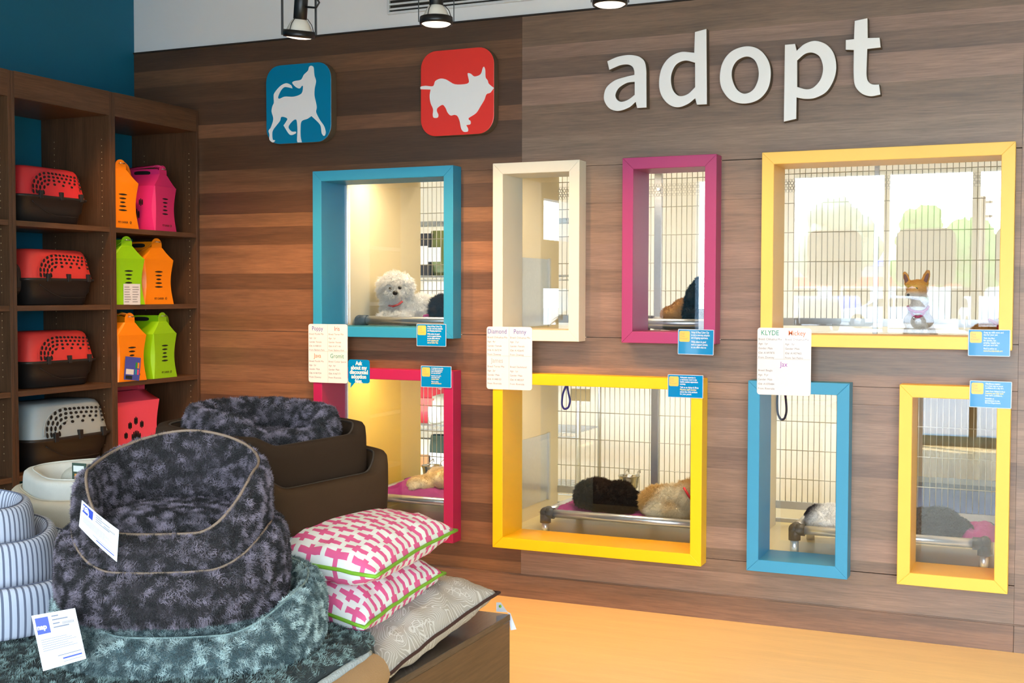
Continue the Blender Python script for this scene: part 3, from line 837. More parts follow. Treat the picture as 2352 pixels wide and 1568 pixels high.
# ------------------------------------------------------------------ plastic pet carriers
def superell(a, b, n, k=40):
    out = []
    for i in range(k):
        t = 2 * PI * i / k
        c, s = math.cos(t), math.sin(t)
        out.append((a * abs(c) ** (2 / n) * (1 if c >= 0 else -1), b * abs(s) ** (2 / n) * (1 if s >= 0 else -1)))
    return out
M_tub = mat('carrier_black', lin(34, 32, 31), 0.45, bump=0.06, bscale=300)
M_hole = mat('hole_black', lin(10, 9, 9), 0.9)
def pet_carrier(loc, rotz, rgb, label, tab=(240, 150, 170), door=False, sc=1.0):
    m = mat('carrier_shell', lin(*rgb), 0.42, var=0.03, bump=0.05, bscale=300)
    mt = mat('carrier_tab', lin(*tab), 0.4)
    t = thing('pet_carrier', label, 'pet carrier', loc, rotz, group='plastic pet carriers on the shelves')
    # local x: towards the shop, y: along the shelf
    def shell(name, levels, mm, n=5.5, cap_top=False, cap_bot=False):
        b = MB(); k = 44
        rings = []
        for (hx, hy, z) in levels:
            rings.append([(x * sc, y * sc, z * sc) for x, y in superell(hx, hy, n, k)])
        b.grid(lambda i, j: rings[j][i], k, len(rings), cu=True)
        if cap_top: b.add(rings[-1], [list(range(k))])
        if cap_bot: b.add(rings[0], [list(range(k))[::-1]])
        return b.build(name, mm, t)
    shell('bottom_shell', [(0.105, 0.188, 0.0), (0.112, 0.197, 0.006), (0.118, 0.205, 0.05), (0.127, 0.214, 0.062), (0.134, 0.222, 0.112), (0.146, 0.236, 0.116), (0.148, 0.238, 0.127), (0.137, 0.226, 0.129)], M_tub, cap_bot=True)
    shell('top_shell', [(0.139, 0.226, 0.129), (0.137, 0.224, 0.136), (0.118, 0.206, 0.222), (0.108, 0.195, 0.250), (0.098, 0.184, 0.262), (0.080, 0.165, 0.267), (0.0, 0.0, 0.269)], m, n=5.5)
    # fan of vent holes on the long side facing the shop
    hb = MB()
    def side_x(z): return (0.137 + (0.118 - 0.137) * (z - 0.136) / 0.086) * sc if z < 0.222 else (0.118 - (z - 0.222) / 0.028 * 0.010) * sc
    for ring_i, R_ in enumerate((0.105, 0.086, 0.067, 0.047)):
        n_ = (15, 13, 11, 7)[ring_i]
        for q in range(n_):
            f_ = q / (n_ - 1)
            if f_ < 0.42:
                a = f_ / 0.42 * PI / 2
                yy = -0.035 - R_ * 1.15 * math.cos(a); zz = 0.143 + R_ * 0.9 * math.sin(a)
                slope = PI / 2 - a * 0.95
            else:
                g = (f_ - 0.42) / 0.58
                yy = -0.035 + 0.20 * g; zz = 0.143 + R_ * 0.9 - 0.008 * g * g
                slope = 0.0
            if zz > 0.245: continue
            a_, b_ = 0.0100 * (1.15 - 0.35 * f_), 0.0060 * (1.15 - 0.3 * f_)
            ring = []
            for e in range(10):
                u = a_ * math.cos(e * PI / 5); v = b_ * math.sin(e * PI / 5)
                py = yy + u * math.cos(slope) - v * math.sin(slope); pz = zz + u * math.sin(slope) + v * math.cos(slope)
                ring.append((side_x(pz) + 0.0012 * sc, py * sc, pz * sc))
            hb.add(ring, [list(range(10))])
    hb.build('vent_holes', M_hole, t, kind='stuff')
    for R_ in (0.112, 0.052):
        path = []
        for q in range(13):
            a = q / 12 * PI / 2
            zz = 0.140 + (R_ + 0.004) * 0.9 * math.sin(a)
            path.append((side_x(zz) + 0.0006, (-0.035 - (R_ + 0.008) * 1.15 * math.cos(a)) * sc, zz * sc))
        MB().tube(path, 0.0022 * sc, 6).build('molded_rib', m, t)
    for yy in (-0.115, 0.02, 0.155):
        MB().box(0.134 * sc, 0.150 * sc, (yy - 0.010) * sc, (yy + 0.010) * sc, 0.112 * sc, 0.150 * sc).build('latch', M_tub, t, bevel=0.002)
    MB().box(-0.03 * sc, 0.05 * sc, 0.224 * sc, 0.262 * sc, 0.129 * sc, 0.150 * sc).build('end_tab', mt, t, bevel=0.003)
    # curved groove on the tub
    gr = [(0.1285 * sc + 0.004, (-0.16 + 0.30 * q / 16) * sc, (0.098 - 0.062 * math.sin(min(1, q / 9) * PI / 2)) * sc) for q in range(17)]
    MB().tube(gr, 0.0022 * sc, 6).build('molded_line', M_tub, t)
    if door:
        MB().prism([(a, b + 0.12 * sc) for a, b in superell(0.085 * sc, 0.085 * sc, 3, 24)], -0.25 * sc, -0.226 * sc).build('front_door', M_tub, t)
        MB().box(0.02 * sc, 0.075 * sc, -0.2525 * sc, -0.2505 * sc, 0.09 * sc, 0.16 * sc).build('door_label', M_sleeve, t)
    return t
CX = XF - 0.165
def ypos(u): return at(u, 500, x=XF - 0.03).y
pet_carrier((CX, -1.035, S_Z[0]), 0.03, (200, 46, 54), 'red and black pet carrier on the top shelf, highest of the red ones')
pet_carrier((CX, -0.992, S_Z[1]), 0.02, (216, 62, 58), 'red and black pet carrier with latches on the second shelf', door=True)
pet_carrier((CX, -0.990, S_Z[2]), 0.0, (216, 60, 56), 'red and black pet carrier on the third shelf above the grey one')
pet_carrier((CX, -0.955, S_Z[3]), 0.0, (158, 172, 178), 'grey and black pet carrier on the lower shelf', tab=(236, 236, 236), sc=1.18)

# ------------------------------------------------------------------ folding carriers of coloured plastic board
M_ink = mat('printed_ink', lin(70, 44, 20), 0.6)
M_clip = mat('metal_clip', lin(190, 190, 186), 0.25, metal=0.9)
M_leaf = mat('paper_leaflet', lin(226, 226, 230), 0.5)
M_leafink = mat('leaflet_ink', lin(150, 150, 156), 0.6)
def eco_carrier(loc, rotz, rgb, label, W=0.212, L=0.30, H=0.235, leaf=None, strap='side', sidepaw=True, RS=1.0):
    c = lin(*rgb)
    m = mat('carrier_board', c, 0.38, var=0.02)
    m2 = mat('carrier_strap', tuple(x * 0.75 for x in c), 0.6, bump=0.3, bscale=900)
    t = thing('folding_carrier', label, 'pet carrier', loc, rotz, group='folding pet carriers in the corner bookcase')
    hw, hl = W / 2, L / 2
    # body: chamfered corners that swell into lens shapes, waist in the middle. local x: end face, y: across
    def ring(z):
        s = math.sin(PI * min(1, max(0, z / H)))
        ch = 0.004 + 0.012 * s ** 1.2
        a = hl - 0.006 * s; b = hw * (1.0 - 0.035 * s)
        return [(a, -b + ch), (a, b - ch), (a - ch, b), (-a + ch, b), (-a, b - ch), (-a, -b + ch), (-a + ch, -b), (a - ch, -b)]
    NZ = 12
    b_ = MB()
    b_.grid(lambda i, j: (*ring(H * j / (NZ - 1))[i], H * j / (NZ - 1)), 8, NZ, cu=True, smooth=False)
    b_.add([(*p, 0) for p in ring(0)], [list(range(8))])
    b_.build('body', m, t)
    # concave gable roof rising to a ridge panel
    prof = [(hw - 0.001, H), (hw * 0.80, H + 0.016), (hw * 0.55, H + 0.040), (hw * 0.36, H + 0.062), (hw * 0.33, H + 0.066)]
    prof = [(y_, H + (z_ - H) * RS) for y_, z_ in prof]
    rb = MB()
    def RP(sg):
        def f_(i, j):
            x = -hl + 0.004 + (L - 0.008) * i / 5
            y, z = prof[j]
            inset = 1 - 0.10 * (j / 4)
            return (x * inset, sg * y, z)
        return f_
    for sg in (1, -1):
        rb.grid(RP(sg), 6, len(prof), smooth=True)
    for xs in (1, -1):
        pts = [( (hl - 0.004) * (1 - 0.10 * j / 4) * xs, sg * prof[j][0], prof[j][1]) for sg, js in ((1, range(5)), (-1, range(4, -1, -1))) for j in js]
        rb.add(pts, [list(range(len(pts)))])
    rb.build('roof_panel', m, t)
    # round ended tab with the strap hole, standing at the end
    tabp = []
    rt = hw * 0.33
    for i in range(13):
        a = PI * i / 12
        tabp.append((rt * math.cos(a), H + 0.080 + rt * math.sin(a)))
    tabp = [(rt, H + 0.03)] + tabp + [(-rt, H + 0.03)]
    xt = (hl - 0.004) * 0.9
    MB().prism(tabp, xt - 0.003, xt + 0.001, plane='yz').build('end_tab', m, t)
    MB().prism(tabp, -xt, -xt + 0.004, plane='yz').build('end_tab', m, t)
    rid = MB()
    rid.box(-xt + 0.004, xt - 0.003, -0.004, 0.004, H + 0.05, H + 0.098)
    rid.build('ridge_handle', m, t)
    ho = MB().prism([(x_, H + 0.078 + z_) for x_, z_ in superell(0.05, 0.011, 3, 20)], -0.0046, 0.0046)
    ho.build('handle_slot', M_hole, t)
    MB().tube([(xt - 0.02, -0.012, H + 0.093), (xt + 0.012, -0.012, H + 0.095), (xt + 0.014, 0.014, H + 0.095), (xt - 0.012, 0.022, H + 0.092)], 0.0024, 6).build('metal_clip', M_clip, t)
    # strap
    if strap:
        path = {'side': [(xt, 0.016, H + 0.095), (xt - 0.01, 0.05, H + 0.082), (xt - 0.03, 0.085, H + 0.045), (xt - 0.045, 0.098, H + 0.012), (xt - 0.09, 0.095, H + 0.03), (xt - 0.16, 0.06, H + 0.06), (-xt + 0.03, 0.01, H + 0.10)],
                'over': [(xt, -0.008, H + 0.098), (xt - 0.02, -0.035, H + 0.112), (xt - 0.10, -0.03, H + 0.106), (-xt + 0.1, -0.03, H + 0.104), (-xt, 0.0, H + 0.098)],
                'left': [(xt, -0.016, H + 0.095), (xt - 0.004, -0.045, H + 0.075), (xt - 0.02, -0.075, H + 0.05), (xt - 0.07, -0.08, H + 0.035), (xt - 0.15, -0.05, H + 0.06), (-xt + 0.02, 0.0, H + 0.1)]}[strap]
        P = [Vector(p) for p in path]
        dense = []
        for i in range(len(P) - 1):
            for q in range(4):
                dense.append(P[i].lerp(P[i + 1], q / 4))
        dense.append(P[-1])
        for _ in range(3):
            dense = [dense[0]] + [(dense[i - 1] + dense[i] * 2 + dense[i + 1]) / 4 for i in range(1, len(dense) - 1)] + [dense[-1]]
        wv = Vector((0.011, 0.003, 0.006))
        sb_ = MB()
        sb_.grid(lambda i, j: dense[i] + wv * (1 if j in (1, 2) else -1) + Vector((0, 0, 0.0009 if j < 2 else -0.0009)), len(dense), 4, cv=True)
        sb_.build('strap', m2, t)
    # slots of the end face
    for k, (z, l_) in enumerate(((0.172, 0.058), (0.152, 0.048), (0.132, 0.036), (0.112, 0.048), (0.092, 0.058))):
        xq = hl - 0.006 * math.sin(PI * z / H)
        MB().prism([(a, z + b) for a, b in superell(l_ * 0.5, 0.0045, 1.6, 18)], xq - 0.004, xq + 0.0009, plane='yz').build('air_slot', M_hole, t)
    # paw print vents on the long sides
    if sidepaw:
        for sg in (1, -1):
            for px_, pz_, rw, rh in ((-0.03, 0.15, 0.013, 0.020), (0.012, 0.172, 0.013, 0.022), (0.055, 0.15, 0.013, 0.020), (-0.06, 0.10, 0.012, 0.018), (0.013, 0.085, 0.034, 0.036)):
                nb = 3 if rw < 0.02 else 6
                for q in range(nb):
                    off = (q - (nb - 1) / 2) * rw * 2 / nb
                    hh = rh * math.sqrt(max(0.1, 1 - (off / rw) ** 2))
                    yq = hw * (1 - 0.035 * math.sin(PI * pz_ / H))
                    MB().prism([(px_ + off + a, pz_ + b) for a, b in superell(rw * 0.5 / nb * 1.3, hh, 2, 12)], sg * yq - 0.004, sg * yq + 0.0032).build('paw_slot', M_hole, t)
    text('lettering', 'PET CARRIER', 0.0135, M_ink, t, (hl + 0.0012, -0.038, 0.026), (PI / 2, 0, PI / 2), sx=0.85, bold=0.0003)
    MB().tube([(hl + 0.001, 0.046 + 0.0055 * math.cos(a), 0.031 + 0.0055 * math.sin(a)) for a in (0.3, 1.2, 1.6, 2.5, 3.3, 3.9, 4.6, 5.4)], 0.0012, 5, closed=True).build('recycling_mark', M_ink, t)
    if leaf == 'white':
        MB().box(hl + 0.002, hl + 0.0032, -0.042, 0.068, -0.001, 0.106).build('leaflet', M_leaf, t, label='white instruction leaflet')
        for i in range(7):
            for hlf in (0, 1):
                MB().box(hl + 0.0032, hl + 0.0036, -0.036 + hlf * 0.052, -0.036 + hlf * 0.052 + 0.044 * rnd.uniform(.6, 1), 0.012 + i * 0.0125, 0.0165 + i * 0.0125).build('leaflet_print', M_leafink, t)
    if leaf == 'blue':
        tg = MB().box(hl + 0.002, hl + 0.0032, -0.07, 0.042, 0.0, 0.118).build('hang_tag', mat('tag_blue', lin(70, 84, 178), 0.3), t, label='blue printed product tag')
        tg.rotation_euler = (-0.12, 0, 0); tg.location = (0, 0, 0.004)
        e_ = [(mat('tag_white', lin(228, 230, 232), 0.4), -0.06, -0.004, 0.028, 0.055), (mat('tag_dark', lin(30, 40, 40), 0.4), -0.06, -0.012, 0.004, 0.022), (mat('tag_green', lin(40, 150, 60), 0.4), 0.006, 0.018, 0.062, 0.092), (mat('tag_orange', lin(240, 150, 20), 0.4), 0.022, 0.034, 0.062, 0.092), (mat('tag_cyan', lin(20, 150, 190), 0.4), 0.006, 0.018, 0.03, 0.056), (mat('tag_pink', lin(230, 80, 120), 0.4), 0.022, 0.034, 0.03, 0.056)]
        for mm, a, b, c0, c1 in e_:
            MB().box(hl + 0.0033, hl + 0.0038, a, b, c0, c1).build('tag_print', mm, t).parent = tg
    return t
OR, PK, GR = (246, 138, 8), (226, 46, 120), (146, 208, 12)
XE = XF - 0.165
eco_carrier((XE, -0.575, S_Z[0]), -0.10, OR, 'orange folding carrier on the top shelf beside the pink one', strap='side')
eco_carrier((XE + 0.005, -0.275, S_Z[0]), 0.14, PK, 'hot pink folding carrier with slots on the top shelf', strap='over', W=0.215, L=0.28)
eco_carrier((XE + 0.01, -0.545, S_Z[1]), -0.12, GR, 'lime green folding carrier with a white leaflet on the second shelf', leaf='white', strap='left')
eco_carrier((XE, -0.305, S_Z[1]), -0.10, OR, 'orange folding carrier on the second shelf beside the green one', strap='left')
eco_carrier((XE + 0.02, -0.553, S_Z[2]), -0.02, OR, 'orange folding carrier with a blue printed tag on the third shelf', leaf='blue', strap='over')
eco_carrier((XE + 0.01, -0.300, S_Z[2]), 0.08, GR, 'lime green folding carrier with no leaflet on the third shelf', strap='side')
big = eco_carrier((XE - 0.03, -0.46, S_Z[3]), PI / 2 - 0.05, (240, 84, 110), 'large salmon pink folding carrier on the lower shelf', W=0.26, L=0.38, H=0.275, strap=None, RS=0.75)
# ------------------------------------------------------------------ fur
def fur_mat(name, root, tip, rough=0.75):
    m, t, b, o = nodes(name)
    hi = N(t, 'HairInfo')
    at_ = N(t, 'Attribute', attribute_name='tint')
    r1 = N(t, 'Mix', data_type='RGBA')
    r1.inputs['A'].default_value = (*root, 1); r1.inputs['B'].default_value = (*tip, 1)
    t.links.new(at_.outputs['Fac'], r1.inputs['Factor'])
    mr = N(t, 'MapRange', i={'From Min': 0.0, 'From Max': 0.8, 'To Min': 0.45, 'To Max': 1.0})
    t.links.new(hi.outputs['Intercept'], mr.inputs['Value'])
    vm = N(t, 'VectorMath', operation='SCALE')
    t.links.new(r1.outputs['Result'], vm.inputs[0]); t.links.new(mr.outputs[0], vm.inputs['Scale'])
    t.links.new(vm.outputs[0], b.inputs['Base Color'])
    b.inputs['Roughness'].default_value = rough
    b.inputs['Specular IOR Level'].default_value = 0.25
    b.inputs['Sheen Weight'].default_value = 0.2
    return m

def sample_mesh(me, n, seed):
    rg = np.random.default_rng(seed)
    me.calc_loop_triangles()
    T = np.empty(len(me.loop_triangles) * 3, np.int32); me.loop_triangles.foreach_get('vertices', T); T = T.reshape(-1, 3)
    V = np.empty(len(me.vertices) * 3, np.float32); me.vertices.foreach_get('co', V); V = V.reshape(-1, 3)
    NR = np.empty(len(me.vertices) * 3, np.float32); me.vertices.foreach_get('normal', NR); NR = NR.reshape(-1, 3)
    a, b, c = V[T[:, 0]], V[T[:, 1]], V[T[:, 2]]
    ar = np.linalg.norm(np.cross(b - a, c - a), axis=1)
    ti = rg.choice(len(T), n, p=ar / ar.sum())
    u, v = rg.random(n), rg.random(n)
    k = u + v > 1; u[k] = 1 - u[k]; v[k] = 1 - v[k]
    w = 1 - u - v
    P = a[ti] * w[:, None] + b[ti] * u[:, None] + c[ti] * v[:, None]
    Nn = NR[T[ti, 0]] * w[:, None] + NR[T[ti, 1]] * u[:, None] + NR[T[ti, 2]] * v[:, None]
    Nn /= np.linalg.norm(Nn, axis=1)[:, None] + 1e-9
    return P, Nn

def fur(base, mt, clumps, per, length, spread, radius, tint_fn, comb=(0, 0, -0.35), wild=0.35, seed=1, keep=None, tight=0.5, name='fur'):
    """short fur of real strands, gathered in tufts, on a mesh part"""
    rg = np.random.default_rng(seed)
    P, Nn = sample_mesh(base.data, clumps, seed)
    if keep is not None:
        k = keep(P, Nn); P, Nn = P[k], Nn[k]
    n = len(P)
    tint = tint_fn(P, rg)
    D = Nn + np.array(comb) + rg.normal(0, wild, (n, 3))
    dn = (D * Nn).sum(1); D += Nn * np.clip(0.25 - dn, 0, None)[:, None]
    D /= np.linalg.norm(D, axis=1)[:, None]
    Lc = length * rg.uniform(0.7, 1.25, n)
    R0 = np.repeat(P, per, 0); N0 = np.repeat(Nn, per, 0); D0 = np.repeat(D, per, 0); L0 = np.repeat(Lc, per) * rg.uniform(0.75, 1.1, n * per)
    off = rg.normal(0, spread, (n * per, 3)); off -= N0 * (off * N0).sum(1)[:, None]
    roots = R0 + off - N0 * 0.001
    tips = R0 + off * (1 - tight) + D0 * L0[:, None] + rg.normal(0, spread * 0.25, off.shape)
    mid1 = roots + (N0 * 0.75 + D0 * 0.25) * (L0 * 0.38)[:, None] * 0.9
    mid2 = roots * 0.35 + tips * 0.65 + N0 * (L0 * 0.10)[:, None]
    pts = np.stack([roots, mid1, mid2, tips], 1).astype(np.float32)
    m_ = len(roots)
    hc = bpy.data.hair_curves.new(name)
    hc.add_curves([4] * m_)
    hc.attributes['position'].data.foreach_set('vector', pts.ravel())
    ra = hc.attributes.get('radius') or hc.attributes.new('radius', 'FLOAT', 'POINT')
    ra.data.foreach_set('value', np.tile(np.array([1, 0.9, 0.65, 0.2], np.float32) * radius, m_))
    ta = hc.attributes.new('tint', 'FLOAT', 'CURVE')
    ta.data.foreach_set('value', np.clip(np.repeat(tint, per) + rg.normal(0, 0.06, m_), 0, 1).astype(np.float32))
    hc.materials.append(mt)
    o = bpy.data.objects.new(name, hc)
    COL.objects.link(o)
    o.parent = base
    o['kind'] = 'stuff'
    return o

def patch_tint(freq, lo=0.38, hi=0.62, stretch=(1, 1, 1), seed=0.0, base=0.0):
    def f_(P, rg):
        out = np.empty(len(P))
        for i, p in enumerate(P):
            v = noise.noise((p[0] * freq * stretch[0] + seed, p[1] * freq * stretch[1] + seed * 1.7, p[2] * freq * stretch[2] - seed)) * 0.5 + 0.5
            out[i] = v
        out = np.clip((out - lo) / (hi - lo), 0, 1)
        return base + (1 - base) * out * out * (3 - 2 * out)
    return f_

# ------------------------------------------------------------------ dog beds
def smooth01(x):
    x = max(0.0, min(1.0, x)); return x * x * (3 - 2 * x)
def height_fn(front, side, back, f0=30, f1=75):
    def h(phi):
        d = abs((math.degrees(phi) + 180) % 360 - 180)
        if d < f0: return front
        if d < f1: return front + (side - front) * smooth01((d - f0) / (f1 - f0))
        return side + (back - side) * smooth01((d - f1) / (180 - f1))
    return h
PROF = [(0.20, 0.0), (0.05, 0.03), (0.0, 0.10), (-0.04, 0.25), (-0.06, 0.42), (-0.04, 0.60), (0.0, 0.76), (0.08, 0.88), (0.20, 0.96), (0.35, 0.995), (0.5, 1.0), (0.65, 0.99), (0.80, 0.94), (0.92, 0.84), (1.0, 0.70)]
def pet_bed(name, label, loc, rotz, a, b, n, h, tw, zc, m_wall, m_cush, m_pipe, group, rough=0.0, stripes=0, tilt=(0, 0), seg=160, flat_wall=False, pipe=0.72, piper=0.0028, cat='pet bed', dome=0.022):
    t = thing(name, label, cat, loc, (tilt[0], tilt[1], rotz), group)
    plan = superell(a, b, n, seg)
    prof = PROF if not flat_wall else [(0.10, 0.0), (0.0, 0.02), (-0.02, 0.2), (-0.03, 0.5), (0.0, 0.8), (0.05, 0.93), (0.18, 0.985), (0.4, 1.0), (0.6, 0.995), (0.8, 0.95), (0.92, 0.85), (1.0, 0.7)]
    prof = prof + [(1.05, None)]
    def S_(i, j):
        x, y = plan[i]
        r = math.hypot(x, y); phi = math.atan2(y, x)
        H = h(phi)
        s, zf = prof[j]
        z = zc - 0.012 if zf is None else max(zf * H, (zc - 0.012) if s > 0.9 else 0)
        k = 1 - s * tw / r
        p = Vector((x * k, y * k, z))
        if rough and zf is not None and j > 0:
            d = Vector((x / r, y / r, 0)) * (1 if s < 0.5 else -1) + Vector((0, 0, 0.6 if 0.1 < s < 0.9 else 0))
            p += d * rough * noise.noise((p.x * 38, p.y * 38, p.z * 38 + loc[0]))
        return p
    mats = [m_wall] if not stripes else list(m_wall)
    w = MB()
    w.grid(S_, seg, len(prof), cu=True)
    if stripes:
        per = seg // stripes
        for fi in range(len(w.m)):
            i = fi // (len(prof) - 1)
            w.m[fi] = 1 if (i % per) >= per * 0.6 else 0
    w.add([(x * (1 - 0.2 * tw / math.hypot(x, y)), y * (1 - 0.2 * tw / math.hypot(x, y)), 0) for x, y in plan], [list(range(seg))])
    wall = w.build('bolster', mats, t)
    c = MB()
    def C_(i, j):
        x, y = plan[i]; r = math.hypot(x, y)
        k = (1 - 1.02 * tw / r) * (1 - j / 9.0)
        z = zc - 0.012 + dome * math.sin(min(1, j / 4.0) * PI / 2)
        if rough: z += 0.5 * rough * noise.noise((x * k * 40, y * k * 40, 3.3))
        return (x * k, y * k, z)
    c.grid(C_, seg, 10, cu=True)
    cush = c.build('cushion', m_cush, t)
    if m_pipe:
        pth = []
        for x, y in plan:
            r = math.hypot(x, y); H = h(math.atan2(y, x))
            k = 1 - pipe * tw / r
            zt = np.interp(pipe, [p_[0] for p_ in PROF[8:]], [p_[1] for p_ in PROF[8:]])
            pth.append((x * k, y * k, zt * H + 0.0015 + (0.004 if rough else 0)))
        MB().tube(pth, piper, 6, closed=True).build('piping', m_pipe, t)
    return t, wall, cush

M_darkbase = mat('fur_backing_dark', lin(34, 28, 32), 0.9)
M_tealbase = mat('fur_backing_teal', lin(62, 82, 86), 0.9)
F_dark = fur_mat('dark_plush', lin(16, 12, 14), lin(152, 140, 156))
F_teal = fur_mat('grey_teal_plush', lin(66, 88, 92), lin(206, 228, 226))
F_mat = fur_mat('dark_teal_plush', lin(34, 44, 44), lin(150, 176, 172))
M_pipe_tan = mat('piping_tan', lin(128, 108, 92), 0.7)
M_pipe_dk = mat('piping_dark', lin(52, 42, 34), 0.7)
BEDS = 'pet beds stacked on the display table'
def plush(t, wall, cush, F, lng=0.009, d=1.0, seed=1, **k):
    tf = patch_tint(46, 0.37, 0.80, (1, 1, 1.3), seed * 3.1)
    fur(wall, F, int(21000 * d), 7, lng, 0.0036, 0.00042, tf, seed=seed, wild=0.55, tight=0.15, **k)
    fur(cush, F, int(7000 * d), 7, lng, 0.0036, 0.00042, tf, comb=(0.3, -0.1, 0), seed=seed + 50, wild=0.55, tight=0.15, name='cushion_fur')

# table
M_table = wood('table_walnut', (0.115, 0.060, 0.031), 'y', rough=0.3, lo=0.75, hi=1.2, objcol=False)
M_tabletop = wood('table_top', (0.075, 0.050, 0.036), 'y', rough=0.22, lo=0.8, hi=1.2, objcol=False)
tb = thing('display_table', 'low walnut display table loaded with pet beds and pillows', 'table', (-2.15, -3.4, 0))
TX0, TX1, TY0, TY1, TZ = -3.0, -1.384, -4.5, -2.406, 0.6
MB().box(TX0, TX1, TY0, TY1, TZ - 0.018, TZ).build('table_top', M_tabletop, tb, world=True, bevel=0.0015)
for bx in ((TX1 - 0.02, TX1 - 0.001, TY0 + .001, TY1 - .001), (TX0 + .001, TX0 + 0.02, TY0 + .001, TY1 - .001), (TX0 + 0.021, TX1 - 0.021, TY1 - 0.02, TY1 - .001), (TX0 + 0.021, TX1 - 0.021, TY0 + .001, TY0 + 0.02)):
    MB().box(*bx, 0.0, TZ - 0.0185).build('side_panel', M_table, tb, world=True, bevel=0.001)

def cam_dir(p, off=0.0):
    return math.atan2(CAM.y - p[1], CAM.x - p[0]) + off
def P_at(u, w, z):
    q = at(u, 784, w=w); return (q.x, q.y, z)

# fur mat under the stack
MZ = 0.737
mt_ = thing('plush_mat', 'wide flat mat of dark teal plush under the bed stack', 'pet bed', (-2.085, -3.60, TZ + 0.001), group=BEDS)
mb = MB()
mx, my = 0.70, 0.51
pl = superell(mx, my, 14, 120)
prm = [(0.0, 0.002), (0.0, 0.03), (-0.004, 0.07), (0.002, 0.105), (0.012, 0.122), (0.03, 0.131), (0.2, 0.134), (0.6, 0.135), (1.0, 0.135)]
mb.grid(lambda i, j: (pl[i][0] * (1 - (prm[j][0] if j < 6 else prm[j][0])), pl[i][1] * (1 - prm[j][0]), prm[j][1]), 120, len(prm), cu=True)
mb.add([(x, y, 0.002) for x, y in pl], [list(range(120))])
M_matside = mat('mat_side_cloth', lin(52, 60, 62), 0.85, bump=0.2, bscale=700)
mo = mb.build('mat_body', M_matside, mt_)
fur(mo, F_mat, 42000, 6, 0.009, 0.0034, 0.00045, patch_tint(44, 0.30, 0.75, (1, 1, 1), 9.0), seed=21, keep=lambda P, Nn: (P[:, 2] > 0.105) & (P[:, 1] > -0.48), wild=0.5, tight=0.2, comb=(0.25, 0.1, 0))

# grey-teal bed, and the two dark plush beds nested in it
pC = P_at(438, 2.685, MZ + 0.001)
bC = pet_bed('plush_bed', 'grey-teal plush cuddle bed at the bottom of the plush stack', pC, cam_dir(pC, -0.16), 0.284, 0.284, 2.3, height_fn(0.068, 0.128, 0.140, 22, 70), 0.055, 0.075, M_tealbase, M_tealbase, mat('piping_teal', lin(120, 140, 138), 0.7), BEDS, rough=0.006, dome=0.05, pipe=0.6)
plush(*bC, F_teal, 0.009, 1.35, seed=3)
pB = P_at(399, 2.66, MZ + 0.098)
bB = pet_bed('plush_bed', 'dark mottled plush cuddle bed, middle one of the plush stack', pB, cam_dir(pB, -0.16), 0.238, 0.238, 2.3, height_fn(0.098, 0.165, 0.175, 26, 80), 0.050, 0.07, M_darkbase, M_darkbase, M_pipe_tan, BEDS, rough=0.006, pipe=0.6)
plush(*bB, F_dark, 0.008, 1.0, seed=4)
pA = P_at(398, 2.66, MZ + 0.180)
bA = pet_bed('plush_bed', 'dark mottled plush cuddle bed on top of the plush stack, open inside', pA, cam_dir(pA, -0.20), 0.202, 0.202, 2.3, height_fn(0.088, 0.200, 0.262, 24, 82), 0.040, 0.095, M_darkbase, M_darkbase, M_pipe_tan, BEDS, rough=0.006, dome=0.035, pipe=0.6, piper=0.0034)
plush(*bA, F_dark, 0.008, 1.0, seed=5)

# paper tags of the plush beds
M_tag = mat('paper_tag', lin(222, 226, 238), 0.5)
M_tagblue = mat('tag_print_blue', lin(44, 66, 168), 0.5)
M_tagink = mat('tag_print_ink', lin(110, 114, 130), 0.6)
def paper_tag(corners, parent, bend=0.0):
    """curved sheet between four points: top-left, top-right, bottom-right, bottom-left"""
    TL, TR, BR, BL = [Vector(c) for c in corners]
    nrm = (TR - TL).cross(BL - TL).normalized()
    if nrm.dot(CAM - TL) < 0: nrm = -nrm
    def Q(s, t, off=0.0):
        p = TL.lerp(TR, s).lerp(BL.lerp(BR, s), t)
        return p + nrm * (bend * math.sin(PI * s) + off)
    b = MB()
    b.grid(lambda i, j: Q(i / 8, j / 4), 9, 5)
    b.grid(lambda i, j: Q(i / 8, j / 4, -0.0006), 9, 5)
    o = b.build('price_tag', M_tag, parent, world=True)
    def patch(s0, s1, t0, t1, m, off=0.0006, nm='tag_print'):
        MB().grid(lambda i, j: Q(s0 + (s1 - s0) * i / 4, t0 + (t1 - t0) * j / 2, off), 5, 3).build(nm, m, parent, world=True)
    patch(0.06, 0.36, 0.06, 0.36, M_tagblue)
    for k in range(4): patch(0.44, 0.60 + 0.2 * (k % 2), 0.06 + k * 0.07, 0.085 + k * 0.07, M_tagink)
    for k in range(9): patch(0.66 + k * 0.03, 0.66 + k * 0.03 + 0.014, 0.20, 0.26, M_tagink)
    for k in range(6): patch(0.10, 0.70 + 0.2 * ((k * 7) % 3) / 2, 0.46 + k * 0.04, 0.47 + k * 0.04, M_tagink)
    patch(0.40, 0.94, 0.80, 0.815, M_tagink); patch(0.50, 0.94, 0.86, 0.89, M_tagblue); patch(0.5, 0.94, 0.93, 0.94, M_tagink)
    # brand word in white on the blue square
    ux = (TR - TL).normalized(); uz = (TL - BL).normalized(); un = ux.cross(uz)
    if un.dot(nrm) < 0: un = -un
    R3 = Matrix((ux, uz, un)).transposed().to_4x4()
    pos = Q(0.075, 0.27, 0.0014 + bend * 0.2)
    tx = text('lettering', 'nap', (TR - TL).length * 0.155, M_tag, None, (0, 0, 0), (0, 0, 0), bold=0.0006)
    me = tx.data; R3.translation = pos
    me.transform(root_matrix(parent).inverted() @ R3)
    tx.parent = parent
    return o
wt = 2.37
